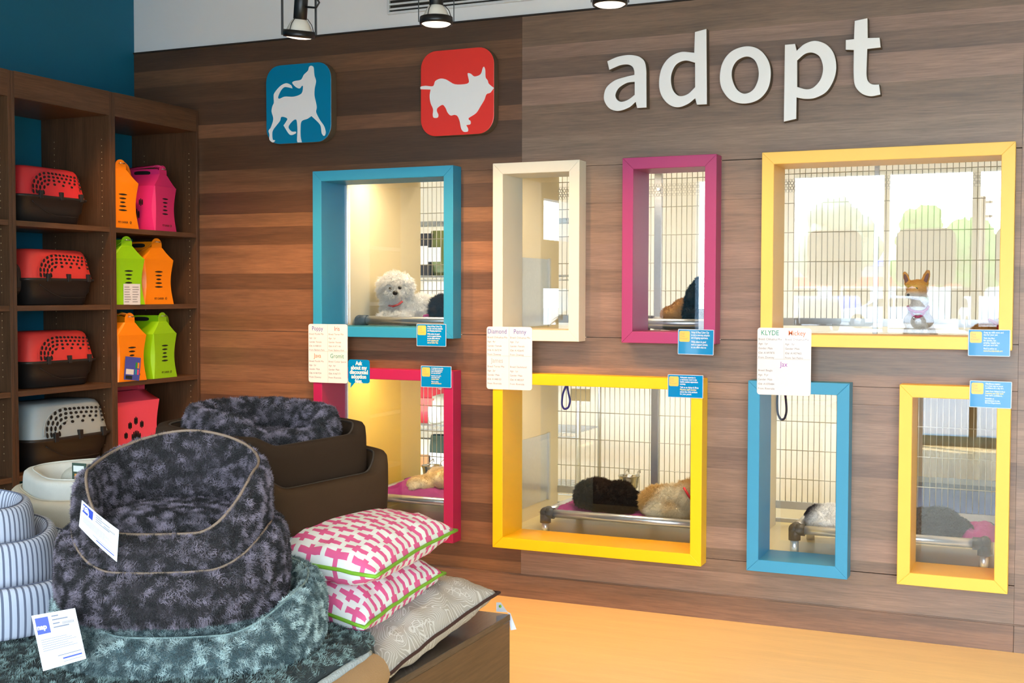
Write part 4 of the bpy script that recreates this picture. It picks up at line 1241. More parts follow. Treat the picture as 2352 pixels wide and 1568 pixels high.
paper_tag([at(72, 1414, w=wt), at(172, 1396, w=wt), at(198, 1512, w=wt - 0.01), at(99, 1541, w=wt - 0.01)], bC[0])
wt = 2.405
paper_tag([at(188, 1148, w=wt + 0.02), at(273, 1217, w=wt - 0.04), at(268, 1290, w=wt - 0.045), at(181, 1208, w=wt + 0.01)], bA[0], 0.004)

# striped beds
M_tick1 = mat('ticking_light', lin(186, 192, 208), 0.8, bump=0.15, bscale=900)
M_tick2 = mat('ticking_grey', lin(98, 104, 124), 0.8, bump=0.15, bscale=900)
M_fleece = mat('fleece_blue', lin(176, 194, 212), 0.9, var=0.1, scale=120, bump=0.6, bscale=220)
for k, (r_, z_, hf, hs, lab) in enumerate(((0.262, MZ + 0.003, 0.112, 0.168, 'grey and white striped round bed, bottom and widest of three'), (0.190, MZ + 0.060, 0.140, 0.158, 'grey and white striped round bed, middle of three'), (0.136, MZ + 0.130, 0.140, 0.150, 'grey and white striped round bed, smallest, on top of three'))):
    pS = P_at(-72, 2.86, z_)
    pet_bed('striped_bed', lab, pS, cam_dir(pS, 0.1), r_, r_, 2.2, height_fn(hf, hs, hs + 0.01, 30, 100), 0.040, 0.07, (M_tick1, M_tick2), M_fleece, M_tick2, 'striped round pet beds', stripes=(110, 84, 62)[k], seg=(110, 84, 62)[k] * 3, pipe=0.62, piper=0.0016)

# cream beds behind
M_cream1 = mat('cream_cloth', lin(206, 204, 196), 0.9, var=0.05, scale=40, bump=0.25, bscale=400)
M_cream2 = mat('cream_cloth_warm', lin(198, 186, 166), 0.9, var=0.05, scale=40, bump=0.25, bscale=400)
M_tanc = mat('tan_cloth', lin(172, 142, 106), 0.9, var=0.05, scale=40, bump=0.25, bscale=400)
pQ = P_at(235, 3.42, TZ + 0.002)
CR = 'cream bolster beds behind the striped ones'
cz = [(M_tanc, 0.225, TZ + 0.002, 0.260, 'tan bolster bed at the base of the cream stack'), (M_cream2, 0.232, 0.835, 0.122, 'warm cream bolster bed in the middle of its stack'), (M_cream1, 0.200, 0.915, 0.092, 'pale cream bolster bed on top of its stack')]
for m_, r_, z_, hh, lab in cz:
    pet_bed('bolster_bed', lab, (pQ[0], pQ[1], z_), cam_dir(pQ, 0.25), r_ * 0.95, r_, 3.6, height_fn(hh, hh, hh + 0.01), 0.055, hh * 0.62, m_, m_, m_, CR, flat_wall=True, seg=96, pipe=0.5, piper=0.002)
pT = at(196, 1056, w=3.35)
sq = thing('fleece_roll', 'small pale fleece roll with a picture label behind the plush bed', 'pet bed', (pT.x, pT.y, TZ + 0.360))
MB().ball((0, 0, 0.03), (0.075, 0.05, 0.045), seg=24, rings=14).build('roll', mat('pale_fleece', lin(184, 182, 170), 0.95, var=0.1, scale=90, bump=0.7, bscale=260), sq)
e_ = MB().box(0.002, 0.05, -0.052, -0.050, 0.035, 0.085).build('picture_label', mat('label_dark', lin(60, 78, 66), 0.3), sq)
MB().box(0.012, 0.03, -0.0535, -0.0525, 0.042, 0.056).build('label_print', mat('label_orange', lin(230, 150, 40), 0.4), sq)
MB().box(0.008, 0.044, -0.0535, -0.0525, 0.062, 0.078).build('label_print', mat('label_white', lin(220, 224, 220), 0.4), sq)

# brown sofa beds with a dark plush bed on top
M_brown = mat('brown_suede', lin(64, 46, 30), 0.9, var=0.10, scale=14, bump=0.2, bscale=500, spec=0.15)
M_brown2 = mat('brown_suede_dark', lin(50, 36, 25), 0.9, var=0.10, scale=14, bump=0.2, bscale=500, spec=0.15)
BR_ = 'brown suede sofa beds behind the plush stack'
pb = (-1.900, -2.845)
pet_bed('sofa_bed', 'large brown suede sofa bed lying on the upper pink pillow', (*pb, 0.925), -0.20, 0.262, 0.275, 4.2, height_fn(0.115, 0.160, 0.17, 32, 50), 0.055, 0.05, M_brown, M_brown2, M_pipe_dk, BR_, flat_wall=True, seg=128, tilt=(0.02, 0.05), piper=0.003)
pet_bed('sofa_bed', 'brown suede sofa bed nested in the larger brown one', (pb[0] - 0.005, pb[1] - 0.005, 0.985), -0.20, 0.222, 0.232, 4.2, height_fn(0.150, 0.175, 0.18, 34, 50), 0.050, 0.08, M_brown2, M_brown2, M_pipe_dk, BR_, flat_wall=True, seg=128, tilt=(0.02, 0.03), piper=0.003)
bE = pet_bed('plush_bed', 'dark plush bed on top of the brown suede beds', (pb[0] - 0.005, pb[1] - 0.005, 1.072), -0.40, 0.160, 0.190, 2.8, height_fn(0.075, 0.125, 0.14, 26, 60), 0.055, 0.05, M_darkbase, M_darkbase, None, BEDS, rough=0.006)
plush(*bE, F_dark, 0.009, 0.8, seed=8)

# ------------------------------------------------------------------ pillows
def uvmath(t, op, a, b=None, c=None):
    n = N(t, 'Math', operation=op)
    for i, x in enumerate((a, b, c)):
        if x is None: continue
        if isinstance(x, (int, float)): n.inputs[i].default_value = x
        else: t.links.new(x, n.inputs[i])
    return n.outputs[0]
def pink_print():
    m, t, b, o = nodes('pink_bar_print')
    uv = N(t, 'UVMap'); s = N(t, 'SeparateXYZ'); t.links.new(uv.outputs[0], s.inputs[0])
    u = uvmath(t, 'MULTIPLY', s.outputs[0], 14.0); v = uvmath(t, 'MULTIPLY', s.outputs[1], 6.0)
    col = uvmath(t, 'FLOOR', u)
    fu = uvmath(t, 'ABSOLUTE', uvmath(t, 'SUBTRACT', uvmath(t, 'FRACT', u), 0.5))
    v2 = uvmath(t, 'ADD', v, uvmath(t, 'MULTIPLY', uvmath(t, 'MODULO', col, 2.0), 0.5))
    fv = uvmath(t, 'ABSOLUTE', uvmath(t, 'SUBTRACT', uvmath(t, 'FRACT', v2), 0.5))
    bar = uvmath(t, 'MULTIPLY', uvmath(t, 'LESS_THAN', fu, 0.21), uvmath(t, 'LESS_THAN', fv, 0.415))
    blk = uvmath(t, 'MULTIPLY', uvmath(t, 'LESS_THAN', fu, 0.46), uvmath(t, 'LESS_THAN', fv, 0.085))
    k = uvmath(t, 'MAXIMUM', bar, blk)
    mx = N(t, 'Mix', data_type='RGBA')
    mx.inputs['A'].default_value = (*lin(232, 232, 228), 1); mx.inputs['B'].default_value = (*lin(224, 98, 146), 1)
    t.links.new(k, mx.inputs['Factor']); t.links.new(mx.outputs['Result'], b.inputs['Base Color'])
    b.inputs['Roughness'].default_value = 0.8; b.inputs['Specular IOR Level'].default_value = 0.2
    return m
def paisley_print():
    m, t, b, o = nodes('beige_paisley_print')
    uv = N(t, 'UVMap')
    nz = N(t, 'TexNoise', i={'Scale': 6.0, 'Detail': 1.0}); t.links.new(uv.outputs[0], nz.inputs['Vector'])
    ad = N(t, 'VectorMath', operation='MULTIPLY_ADD'); ad.inputs[1].default_value = (0.16, 0.16, 0)
    t.links.new(nz.outputs['Color'], ad.inputs[0]); t.links.new(uv.outputs[0], ad.inputs[2])
    vo = N(t, 'TexVoronoi', feature='SMOOTH_F1', i={'Scale': 7.0, 'Smoothness': 0.25}); t.links.new(ad.outputs[0], vo.inputs['Vector'])
    ring = uvmath(t, 'LESS_THAN', uvmath(t, 'ABSOLUTE', uvmath(t, 'SINE', uvmath(t, 'MULTIPLY', vo.outputs['Distance'], 46.0))), 0.34)
    vs = N(t, 'TexVoronoi', feature='DISTANCE_TO_EDGE', i={'Scale': 34.0}); t.links.new(uv.outputs[0], vs.inputs['Vector'])
    dots = uvmath(t, 'MULTIPLY', uvmath(t, 'LESS_THAN', vs.outputs['Distance'], 0.07), uvmath(t, 'LESS_THAN', vo.outputs['Distance'], 0.30))
    k = uvmath(t, 'MULTIPLY', uvmath(t, 'MAXIMUM', ring, dots), 0.8)
    mx = N(t, 'Mix', data_type='RGBA')
    mx.inputs['A'].default_value = (*lin(172, 164, 154), 1); mx.inputs['B'].default_value = (*lin(214, 210, 204), 1)
    t.links.new(k, mx.inputs['Factor']); t.links.new(mx.outputs['Result'], b.inputs['Base Color'])
    b.inputs['Roughness'].default_value = 0.85; b.inputs['Specular IOR Level'].default_value = 0.2
    return m
def pillow(label, corners, thick, m, m_pipe, seed, pipe_r=0.0045, floor_z=None, group=None, rot=0):
    """corners of the seam in the room, going round; the cushion swells to both sides of it"""
    C4 = [Vector(c) for c in corners]
    ctr = sum(C4, Vector()) / 4
    t = thing('pillow', label, 'pillow', (ctr.x, ctr.y, min(c.z for c in C4) - thick * 0.3), group=group)
    n = 40
    def seam(u, v):
        # edges drawn in a little between the corners
        a, b_ = u * 2 - 1, v * 2 - 1
        uu = 0.5 + (a * (1 - 0.05 * (1 - b_ * b_))) / 2
        vv = 0.5 + (b_ * (1 - 0.05 * (1 - a * a))) / 2
        return C4[0].lerp(C4[1], uu).lerp(C4[3].lerp(C4[2], uu), vv)
    up = (C4[1] - C4[0]).cross(C4[3] - C4[0]).normalized()
    if up.z < 0: up = -up
    def surf(sg):
        def f_(i, j):
            u, v = i / (n - 1), j / (n - 1)
            a, b_ = abs(u * 2 - 1), abs(v * 2 - 1)
            k = (max(0, 1 - a ** 2.3) * max(0, 1 - b_ ** 2.3)) ** 0.42
            edge = (1 - k) * k * 4
            wr = noise.noise((u * 9 + seed, v * 9, sg * 2.0)) * 0.010 * edge + noise.noise((u * 26 + seed, v * 26, sg)) * 0.0035 * edge
            p = seam(u, v) + up * sg * (k * thick / 2) + up * wr * (1 if k > 0.02 else 0)
            if floor_z is not None: p.z = max(p.z, floor_z)
            return p
        return f_
    mb_ = MB()
    mb_.grid(surf(1), n, n); mb_.grid(surf(-1), n, n)
    inv = root_matrix(t).inverted()
    mb_.v = [tuple(inv @ Vector(v)) for v in mb_.v]
    me = bpy.data.meshes.new('cushion'); me.from_pydata(mb_.v, [], mb_.f)
    me.materials.append(m)
    uvl = me.uv_layers.new(name='UVMap')
    for p in me.polygons:
        p.use_smooth = True
        for li in p.loop_indices:
            vi = me.loops[li].vertex_index % (n * n)
            a, b_ = vi // n / (n - 1), vi % n / (n - 1)
            uvl.data[li].uv = (b_, a) if rot else (a, b_)
    bm = bmesh.new(); bm.from_mesh(me); bmesh.ops.remove_doubles(bm, verts=bm.verts, dist=1e-5); bmesh.ops.recalc_face_normals(bm, faces=bm.faces); bm.to_mesh(me); bm.free()
    o = bpy.data.objects.new('cushion', me); COL.objects.link(o); o.parent = t
    pth = []
    for (u0, v0, u1, v1) in ((0, 0, 1, 0), (1, 0, 1, 1), (1, 1, 0, 1), (0, 1, 0, 0)):
        for q in range(14):
            f_ = q / 14
            p = seam(u0 + (u1 - u0) * f_, v0 + (v1 - v0) * f_)
            p = p + up * 0.004 * noise.noise((p.x * 14 + seed, p.y * 14, 0))
            if floor_z is not None: p.z = max(p.z, floor_z + pipe_r)
            pth.append(p)
    MB().tube(pth, pipe_r, 8, closed=True).build('piping', m_pipe, t, world=True)
    return t
M_pink = pink_print(); M_pais = paisley_print()
M_green = mat('piping_green', lin(118, 172, 40), 0.7, bump=0.3, bscale=500)
M_chocol = mat('piping_chocolate', lin(58, 32, 28), 0.7)
PG = 'pillows piled on the table corner'
def V3(u, v, z): return at(u, v, z=z)
# near corner, far right corner, far left corner, near left corner
pillow('beige paisley pillow with dark brown piping at the bottom of the pillow pile', [V3(884, 1556, 0.632), V3(1147, 1360, 0.690), (-1.88, -2.46, 0.68), (-1.86, -3.02, 0.67)], 0.165, M_pais, M_chocol, 1.0, floor_z=TZ + 0.003, group=PG)
pillow('pink and white patterned pillow with green piping, lower of the two', [V3(838, 1442, 0.752), V3(1022, 1316, 0.775), (-1.93, -2.55, 0.78), (-1.90, -3.00, 0.77)], 0.15, M_pink, M_green, 5.0, group=PG)
pillow('pink and white patterned pillow with green piping, under the brown beds', [V3(862, 1326, 0.862), V3(1049, 1217, 0.872), (-1.93, -2.55, 0.872), (-1.90, -3.06, 0.862)], 0.145, M_pink, M_green, 9.0, group=PG)

# hang tag by the table corner
ht = thing('hang_tag', 'small white hang tag of the beige pillow over the table corner', 'tag', tuple(at(1163, 1415, y=-2.40)))
a_ = [at(1140, 1383, y=-2.45), at(1150, 1383, y=-2.45), at(1166, 1406, y=-2.395), at(1140, 1404, y=-2.42)]
MB().add([tuple(p) for p in a_] + [tuple(p + Vector((0, 0.001, 0))) for p in a_], [(0, 1, 2, 3), (7, 6, 5, 4), (0, 4, 5, 1), (1, 5, 6, 2), (2, 6, 7, 3), (3, 7, 4, 0)]).build('tag_sheet', M_tag, ht, world=True)
a_ = [at(1166, 1405, y=-2.395), at(1172, 1408, y=-2.395), at(1186, 1445, y=-2.385), at(1173, 1447, y=-2.385)]
MB().add([tuple(p) for p in a_] + [tuple(p + Vector((0, 0.001, 0))) for p in a_], [(0, 1, 2, 3), (7, 6, 5, 4), (0, 4, 5, 1), (1, 5, 6, 2), (2, 6, 7, 3), (3, 7, 4, 0)]).build('tag_sheet', M_tag, ht, world=True)
cg = at(1149, 1392, y=-2.447)
MB().lathe([(0.0, 0.0), (0.004, 0.0), (0.004, 0.001), (0.0, 0.001)], 12, c=cg, R=Matrix.Rotation(PI / 2, 3, 'X')).build('green_dot', M_green, ht, world=True)

# tan canvas mat with a fleece edge at the near corner of the table
M_canvas = mat('tan_canvas', lin(168, 132, 92), 0.9, var=0.08, scale=25, bump=0.4, bscale=300)
M_sherpa = mat('sherpa_edge', lin(176, 186, 190), 0.95, var=0.15, scale=160, bump=0.9, bscale=180)
A = V3(856, 1508, 0.69); B = V3(777, 1563, 0.69)
d_ = (B - A); d_.z = 0; d_.normalize(); nn_ = Vector((-d_.y, d_.x, 0))
if nn_.x < 0: nn_ = -nn_
cm = thing('canvas_mat', 'folded tan canvas mat with a fleece edge beside the plush mat', 'pet bed', (A.x, A.y, TZ))
b = MB()
def CM(i, j):
    s = -0.02 + 0.5 * i / 20; th = PI * j / 8
    wv = 0.006 * noise.noise((s * 16, j * 0.7, 1.0))
    return A + d_ * s + nn_ * (-0.012 + (0.045 + wv) * math.sin(th)) + Vector((0, 0, (0.002 - 0.088) + 0.0440 * (1 + math.cos(th)) + wv * 0.6))
b.grid(CM, 21, 9)
b.grid(lambda i, j: A + d_ * (-0.02 + 0.5 * i / 20) + nn_ * (-0.012 - 0.002 * j) + Vector((0, 0, 0.0025 - 0.088 + 0.088 * (1 - j))), 21, 2)
b.build('canvas', M_canvas, cm, world=True)
b = MB(); b.tube([A + d_ * (-0.015 + 0.5 * q / 24) + nn_ * -0.016 + Vector((0, 0, 0.002 + 0.003 * noise.noise((q * 0.9, 0, 0)))) for q in range(25)], 0.011, 10, rs=[0.010 + 0.003 * noise.noise((q * 1.7, 4, 0)) for q in range(25)])
b.build('fleece_edge', M_sherpa, cm, world=True)
# ------------------------------------------------------------------ raised cots in the kennels
M_tube = mat('cot_aluminium', lin(214, 214, 214), 0.3, metal=0.75, var=0.03)
M_corner = mat('cot_corner', lin(40, 38, 36), 0.5, bump=0.4, bscale=120)
M_sling = mat('cot_sling', lin(150, 140, 116), 0.85, bump=0.2, bscale=400)
M_purple = mat('blanket_purple', lin(150, 38, 112), 0.95, var=0.12, scale=60, bump=0.5, bscale=240)
def cot(x0, x1, y0, y1, z, zf, label, left=True, right=True):
    t = thing('raised_cot', label, 'dog bed', ((x0 + x1) / 2, (y0 + y1) / 2, zf), group='raised cots in the kennels')
    r = 0.0215
    for y in (y0, y1):
        MB().tube([(x0, y, z), (x1, y, z)], r, 16).build('tube', M_tube, t, world=True)
    for x in (x0, x1):
        MB().tube([(x, y0, z), (x, y1, z)], r, 16).build('tube', M_tube, t, world=True)
    for x in (x0, x1):
        for y in (y0, y1):
            sx = 1 if x == x0 else -1; sy = 1 if y == y0 else -1
            b = MB()
            b.ball((x, y, z), 0.029, seg=16, rings=10)
            b.tube([(x, y, z), (x + sx * 0.048, y, z)], 0.028, 14)
            b.tube([(x, y, z), (x, y + sy * 0.048, z)], 0.028, 14)
            b.tube([(x, y, z), (x, y, z - 0.05)], 0.028, 14)
            b.build('corner_fitting', M_corner, t, world=True, kind='stuff')
            MB().tube([(x, y, z - 0.04), (x, y, zf)], 0.020, 14).build('leg', M_tube, t, world=True)
    n = 16
    MB().grid(lambda i, j: (x0 + (x1 - x0) * i / (n - 1), y0 + (y1 - y0) * j / (n - 1), z + 0.006 - 0.05 * math.sin(PI * i / (n - 1)) ** 0.5 * math.sin(PI * j / (n - 1)) ** 0.5), n, n).build('sling', M_sling, t, world=True)
    return t
cot(-3.452, -2.66, 0.240, 0.78, 1.357, 1.25, 'raised cot the white fluffy dog lies on, upper kennel')
cot(-1.985, -1.41, 0.235, 0.72, 1.361, 1.25, 'raised cot behind the magenta frame of the upper row')
cot(-3.440, -2.66, 0.240, 0.80, 0.398, 0.275, 'raised cot with cream dog behind the deep magenta frame')
cot(-2.357, -1.41, 0.240, 0.74, 0.385, 0.275, 'raised cot with two dogs behind the wide egg-yellow frame')
cot(-1.094, -0.262, 0.240, 0.66, 0.400, 0.275, 'raised cot shared behind the light blue and narrow yellow frames')

def blanket(label, ctr, sx, sy, h, seed, name='blanket'):
    t = thing(name, label, 'blanket', ctr, group='purple blankets on the cots')
    n = 26
    def P(i, j):
        a, b = i / (n - 1) * 2 - 1, j / (n - 1) * 2 - 1
        k = max(0, 1 - a ** 4) * max(0, 1 - b ** 4)
        q = noise.noise((a * 1.8 + seed, b * 1.8, 0.3)) * 0.5 + 0.5
        q2 = abs(noise.noise((a * 4 + seed, b * 4 - seed, 1.3)))
        return (a * sx * (1 + 0.1 * noise.noise((b * 3, seed, 0))), b * sy * (1 + 0.1 * noise.noise((a * 3, seed, 2))), 0.003 + k * h * (0.35 + 0.65 * q) - k * q2 * h * 0.55)
    MB().grid(P, n, n).build('cloth', M_purple, t)
    return t
def place(u, v, y): return at(u, v, y=y)
bl = place(975, 1128, 0.42); blanket('rumpled purple blanket under the cream dog', (bl.x - 0.02, 0.47, 0.405), 0.24, 0.20, 0.085, 3.0)
bl = place(1400, 1172, 0.5); blanket('purple blanket under the curled black dog', (bl.x - 0.02, 0.49, 0.372), 0.30, 0.20, 0.055, 6.0)
bl = place(2245, 1215, 0.45); blanket('purple blanket beside the black dog behind the narrow yellow frame', (bl.x - 0.03, 0.47, 0.395), 0.14, 0.16, 0.075, 8.0)
bl = place(985, 722, 0.36); blanket('purple cloth beside the white fluffy dog', (bl.x + 0.02, 0.36, 1.362), 0.05, 0.05, 0.055, 2.0)

# ------------------------------------------------------------------ dogs
def blob(balls, voxel, smooth=6):
    """one continuous skin over overlapping rounded volumes: (centre, radii, turn)"""
    b = MB()
    for c, r, *R_ in balls:
        b.ball(c, r, seg=20, rings=14, R=Euler(R_[0]).to_matrix() if R_ else None)
    me = bpy.data.meshes.new('tmp'); me.from_pydata([tuple(v) for v in b.v], [], b.f)
    bm = bmesh.new(); bm.from_mesh(me); bmesh.ops.remove_doubles(bm, verts=bm.verts, dist=1e-6); bmesh.ops.recalc_face_normals(bm, faces=bm.faces); bm.to_mesh(me); bm.free()
    o = bpy.data.objects.new('tmp', me); COL.objects.link(o)
    m = o.modifiers.new('r', 'REMESH'); m.mode = 'VOXEL'; m.voxel_size = voxel
    s = o.modifiers.new('s', 'SMOOTH'); s.iterations = smooth; s.factor = 0.5
    dg = bpy.context.evaluated_depsgraph_get(); dg.update()
    out = bpy.data.meshes.new_from_object(o.evaluated_get(dg))
    bpy.data.objects.remove(o); bpy.data.meshes.remove(me)
    for p in out.polygons: p.use_smooth = True
    return out
def coat_mat(name):
    m, t, b, o = nodes(name)
    a = N(t, 'Attribute', attribute_name='coat')
    nz = N(t, 'TexNoise', i={'Scale': 160.0, 'Detail': 3.0}); tcn = N(t, 'TexCoord'); t.links.new(tcn.outputs['Object'], nz.inputs['Vector'])
    mr = N(t, 'MapRange', i={'To Min': 0.8, 'To Max': 1.15}); t.links.new(nz.outputs['Fac'], mr.inputs['Value'])
    vm = N(t, 'VectorMath', operation='SCALE'); t.links.new(a.outputs['Color'], vm.inputs[0]); t.links.new(mr.outputs[0], vm.inputs['Scale'])
    t.links.new(vm.outputs[0], b.inputs['Base Color']); b.inputs['Roughness'].default_value = 0.85; b.inputs['Specular IOR Level'].default_value = 0.2
    return m
def coat_fur_mat(name):
    m = coat_mat(name)
    return m
M_coat = coat_mat('dog_coat'); M_coatf = coat_fur_mat('dog_coat_fur')
M_eye = mat('dog_eye', lin(14, 10, 8), 0.08, coat=0.6); M_nose = mat('dog_nose', lin(22, 18, 18), 0.35)
def coat_fur(base, n, per, length, spread, radius, colfn, comb, wild, seed):
    o = fur(base, M_coatf, n, per, length, spread, radius, lambda P, rg: np.zeros(len(P)), comb=comb, wild=wild, seed=seed)
    hc = o.data
    m_ = len(hc.curves)
    pos = np.empty(m_ * 4 * 3, np.float32); hc.attributes['position'].data.foreach_get('vector', pos)
    roots = pos.reshape(m_, 4, 3)[:, 0]
    rg = np.random.default_rng(seed)
    col = np.array([colfn(p) for p in roots], np.float32) * rg.uniform(0.85, 1.12, (m_, 1))
    ca = hc.attributes.new('coat', 'FLOAT_COLOR', 'CURVE')
    ca.data.foreach_set('color', np.concatenate([np.clip(col, 0, 1), np.ones((m_, 1))], 1).astype(np.float32).ravel())
    return o
def dog(label, base, balls, colfn, voxel=0.008, hair=None, smooth=6, group='dogs in the kennels'):
    """balls in room space; colfn gives the coat colour at a room position"""
    t = thing('dog', label, 'dog', base, group=group)
    inv = root_matrix(t).inverted()
    me = blob([(inv @ Vector(c), r, *R_) for c, r, *R_ in balls], voxel, smooth)
    bs = Vector(base)
    me.materials.clear(); me.materials.append(M_coat)
    ca = me.attributes.new('coat', 'FLOAT_COLOR', 'POINT')
    ca.data.foreach_set('color', np.array([(*colfn(v.co + bs), 1) for v in me.vertices], np.float32).ravel())
    o = bpy.data.objects.new('body', me); COL.objects.link(o); o.parent = t
    if hair:
        coat_fur(o, *hair[:5], lambda p: colfn(Vector(p) + bs), *hair[5:])
    return t, o
def px(u, v, y, ru, rv, ry):
    """a rounded volume by the spot and the size it shows at a known depth"""
    c = at(u, v, y=y); w_ = (c - CAM).dot(_f)
    return (tuple(c), (ru * w_ / FPX, ry, rv * w_ / FPX))
def mark(name, u, v, y, r, m, par, sq=(1, 1, 1)):
    c = at(u, v, y=y)
    MB().ball(tuple(c), (r * sq[0], r * sq[1], r * sq[2]), seg=16, rings=10).build(name, m, par, world=True)
def collar(par, pts, r, m, name='collar'):
    MB().tube([at(u, v, y=y) for u, v, y in pts], r, 10).build(name, m, par, world=True)
C_ = lambda *c: Vector(lin(*c))
WHT, CRM, TAN, BLK, BLD = C_(253, 251, 247), C_(226, 206, 160), C_(204, 150, 80), C_(24, 20, 18), C_(206, 172, 112)
def mix(a, b, k): k = max(0, min(1, k)); return a * (1 - k) + b * k
M_redcollar = mat('collar_red', lin(206, 66, 66), 0.6); M_pinkcollar = mat('collar_pink', lin(196, 40, 92), 0.6); M_red2 = mat('collar_scarlet', lin(200, 30, 40), 0.6)

# white fluffy dog, lying with its head up
ND = at(912, 735, y=0.44)
wd, wb = dog('white fluffy dog lying on a cot with its head up', (ND.x, 0.44, 1.36),
    [px(907, 662, 0.42, 30, 30, 0.075), px(909, 650, 0.44, 24, 20, 0.065), px(907, 676, 0.375, 17, 15, 0.045), px(904, 684, 0.385, 20, 14, 0.04),
     px(880, 662, 0.43, 9, 24, 0.03), px(936, 660, 0.43, 9, 24, 0.03), px(912, 705, 0.44, 32, 28, 0.08), px(940, 712, 0.50, 38, 26, 0.10), px(970, 708, 0.56, 34, 26, 0.10), px(1000, 712, 0.60, 28, 24, 0.10),
     px(893, 730, 0.35, 12, 9, 0.10), px(922, 731, 0.34, 12, 9, 0.10)],
    lambda p: WHT, 0.008, (5200, 7, 0.030, 0.006, 0.0007, (0, 0, -0.55), 0.45, 31))
for u_, v_ in ((897, 663), (918.5, 660.5)):
    mark('eye', u_, v_, 0.330, 0.0105, M_eye, wd)
mark('nose', 907.5, 672.5, 0.300, 0.014, M_nose, wd, (1.1, 0.9, 0.9))
collar(wd, [(888, 694, 0.372), (893, 701, 0.352), (903, 703, 0.345), (915, 699, 0.348), (924, 692, 0.37)], 0.006, M_redcollar)
# dark dog beside it
BD = at(1010, 705, y=0.36)
dog('dark brown dog behind the edge of the bright blue frame', (BD.x, 0.36, 1.362), [px(1012, 706, 0.34, 20, 26, 0.07), px(1030, 712, 0.36, 26, 22, 0.09), px(1003, 718, 0.33, 12, 12, 0.05)],
    lambda p: mix(C_(52, 36, 26), C_(104, 68, 48), (noise.noise(p * 14) - 0.05) * 3), 0.008, (1500, 6, 0.022, 0.006, 0.0006, (0, 0, -0.4), 0.45, 32))
# black and tan dog behind the magenta frame
TD = at(1560, 735, y=0.42)
dog('tan dog with a black back turned away, behind the magenta frame', (TD.x, 0.42, 1.365),
    [px(1546, 722, 0.40, 26, 19, 0.09), px(1568, 712, 0.42, 22, 26, 0.09), px(1606, 690, 0.42, 30, 44, 0.10), px(1612, 660, 0.40, 20, 26, 0.07), px(1600, 722, 0.40, 34, 20, 0.11)],
    lambda p: mix(C_(184, 134, 72), C_(26, 26, 30), (p.x - at(1571, 700, y=0.4).x) * 90), 0.008, (2200, 5, 0.010, 0.004, 0.0005, (0, 0, -0.4), 0.3, 33))
# sitting dog with large ears
CB = at(2108, 775, y=0.46)
ch, chb = dog('tan and white dog with big upright ears and a pink collar, sitting', (CB.x, 0.46, 1.251),
    [px(2107, 662, 0.44, 24, 20, 0.058), px(2100, 672, 0.40, 17, 16, 0.05), px(2090, 676, 0.365, 10, 9, 0.035), px(2086, 678, 0.345, 7, 6.5, 0.022), px(2113, 690, 0.45, 20, 22, 0.05),
     px(2110, 712, 0.46, 24, 22, 0.06), px(2110, 738, 0.46, 33, 26, 0.075), px(2112, 765, 0.50, 36, 30, 0.10), px(2118, 780, 0.56, 40, 26, 0.11),
     px(2092, 765, 0.40, 9, 26, 0.022), px(2126, 765, 0.40, 9, 26, 0.022), px(2092, 785, 0.39, 8, 22, 0.02), px(2126, 785, 0.39, 8, 22, 0.02), px(2090, 806, 0.37, 9, 6, 0.03), px(2126, 806, 0.37, 9, 6, 0.03),
     (*px(2083, 642, 0.455, 7, 21, 0.010), (0, -0.30, 0.25)), (*px(2126, 640, 0.46, 9, 23, 0.011), (0, 0.32, -0.3)), (*px(2087, 652, 0.45, 9, 10, 0.014),), (*px(2123, 652, 0.455, 10, 10, 0.014),)],
    lambda p: mix(mix(C_(236, 226, 212), C_(230, 170, 84), (p.z - at(2107, 676, y=0.43).z) * 60), C_(150, 110, 92), (p.z - at(2107, 638, y=0.45).z) * 14), 0.0055, (4200, 4, 0.005, 0.0025, 0.0003, (0, 0, -0.9), 0.2, 34), 4)
for u_, v_ in ((2089, 664), (2105, 663)):
    mark('eye', u_, v_, 0.372 if u_ > 2090 else 0.395, 0.0065, M_eye, ch)
mark('nose', 2086, 677, 0.318, 0.0065, M_nose, ch)
for u_, v_, a_ in ((2082, 643, -0.30), (2127, 641, 0.32)):
    c = at(u_, v_, y=0.4425)
    MB().ball(tuple(c), (0.0085, 0.003, 0.030), seg=14, rings=10, R=Euler((0, a_, 0)).to_matrix()).build('inner_ear', mat('inner_ear_pink', lin(128, 92, 88), 0.8), ch, world=True)
collar(ch, [(2085, 704, 0.44), (2090, 712, 0.405), (2102, 716, 0.392), (2118, 716, 0.392), (2128, 711, 0.405), (2132, 704, 0.44)], 0.0065, M_pinkcollar)
collar(ch, [(2091, 716, 0.398), (2098, 725, 0.382), (2108, 728, 0.378), (2118, 724, 0.382), (2125, 716, 0.398)], 0.0055, M_pinkcollar, 'collar_loop')
mark('collar_buckle', 2099, 730, 0.376, 0.006, M_chrome, ch, (0.7, 0.5, 1.6))
# brown dog at the edge of the big window
ED = at(2280, 770, y=0.40)
ed, _e = dog('light brown dog with a red collar lying low in the big yellow window', (ED.x, 0.40, 1.252), [px(2262, 768, 0.40, 34, 26, 0.10), px(2300, 762, 0.40, 30, 32, 0.10), px(2325, 752, 0.38, 24, 26, 0.07)],
    lambda p: C_(206, 152, 84), 0.009, (1500, 4, 0.007, 0.004, 0.0004, (0, 0, -0.4), 0.2, 35))
collar(ed, [(2272, 735, 0.325), (2280, 738, 0.305), (2290, 746, 0.297), (2296, 758, 0.297)], 0.008, M_red2)
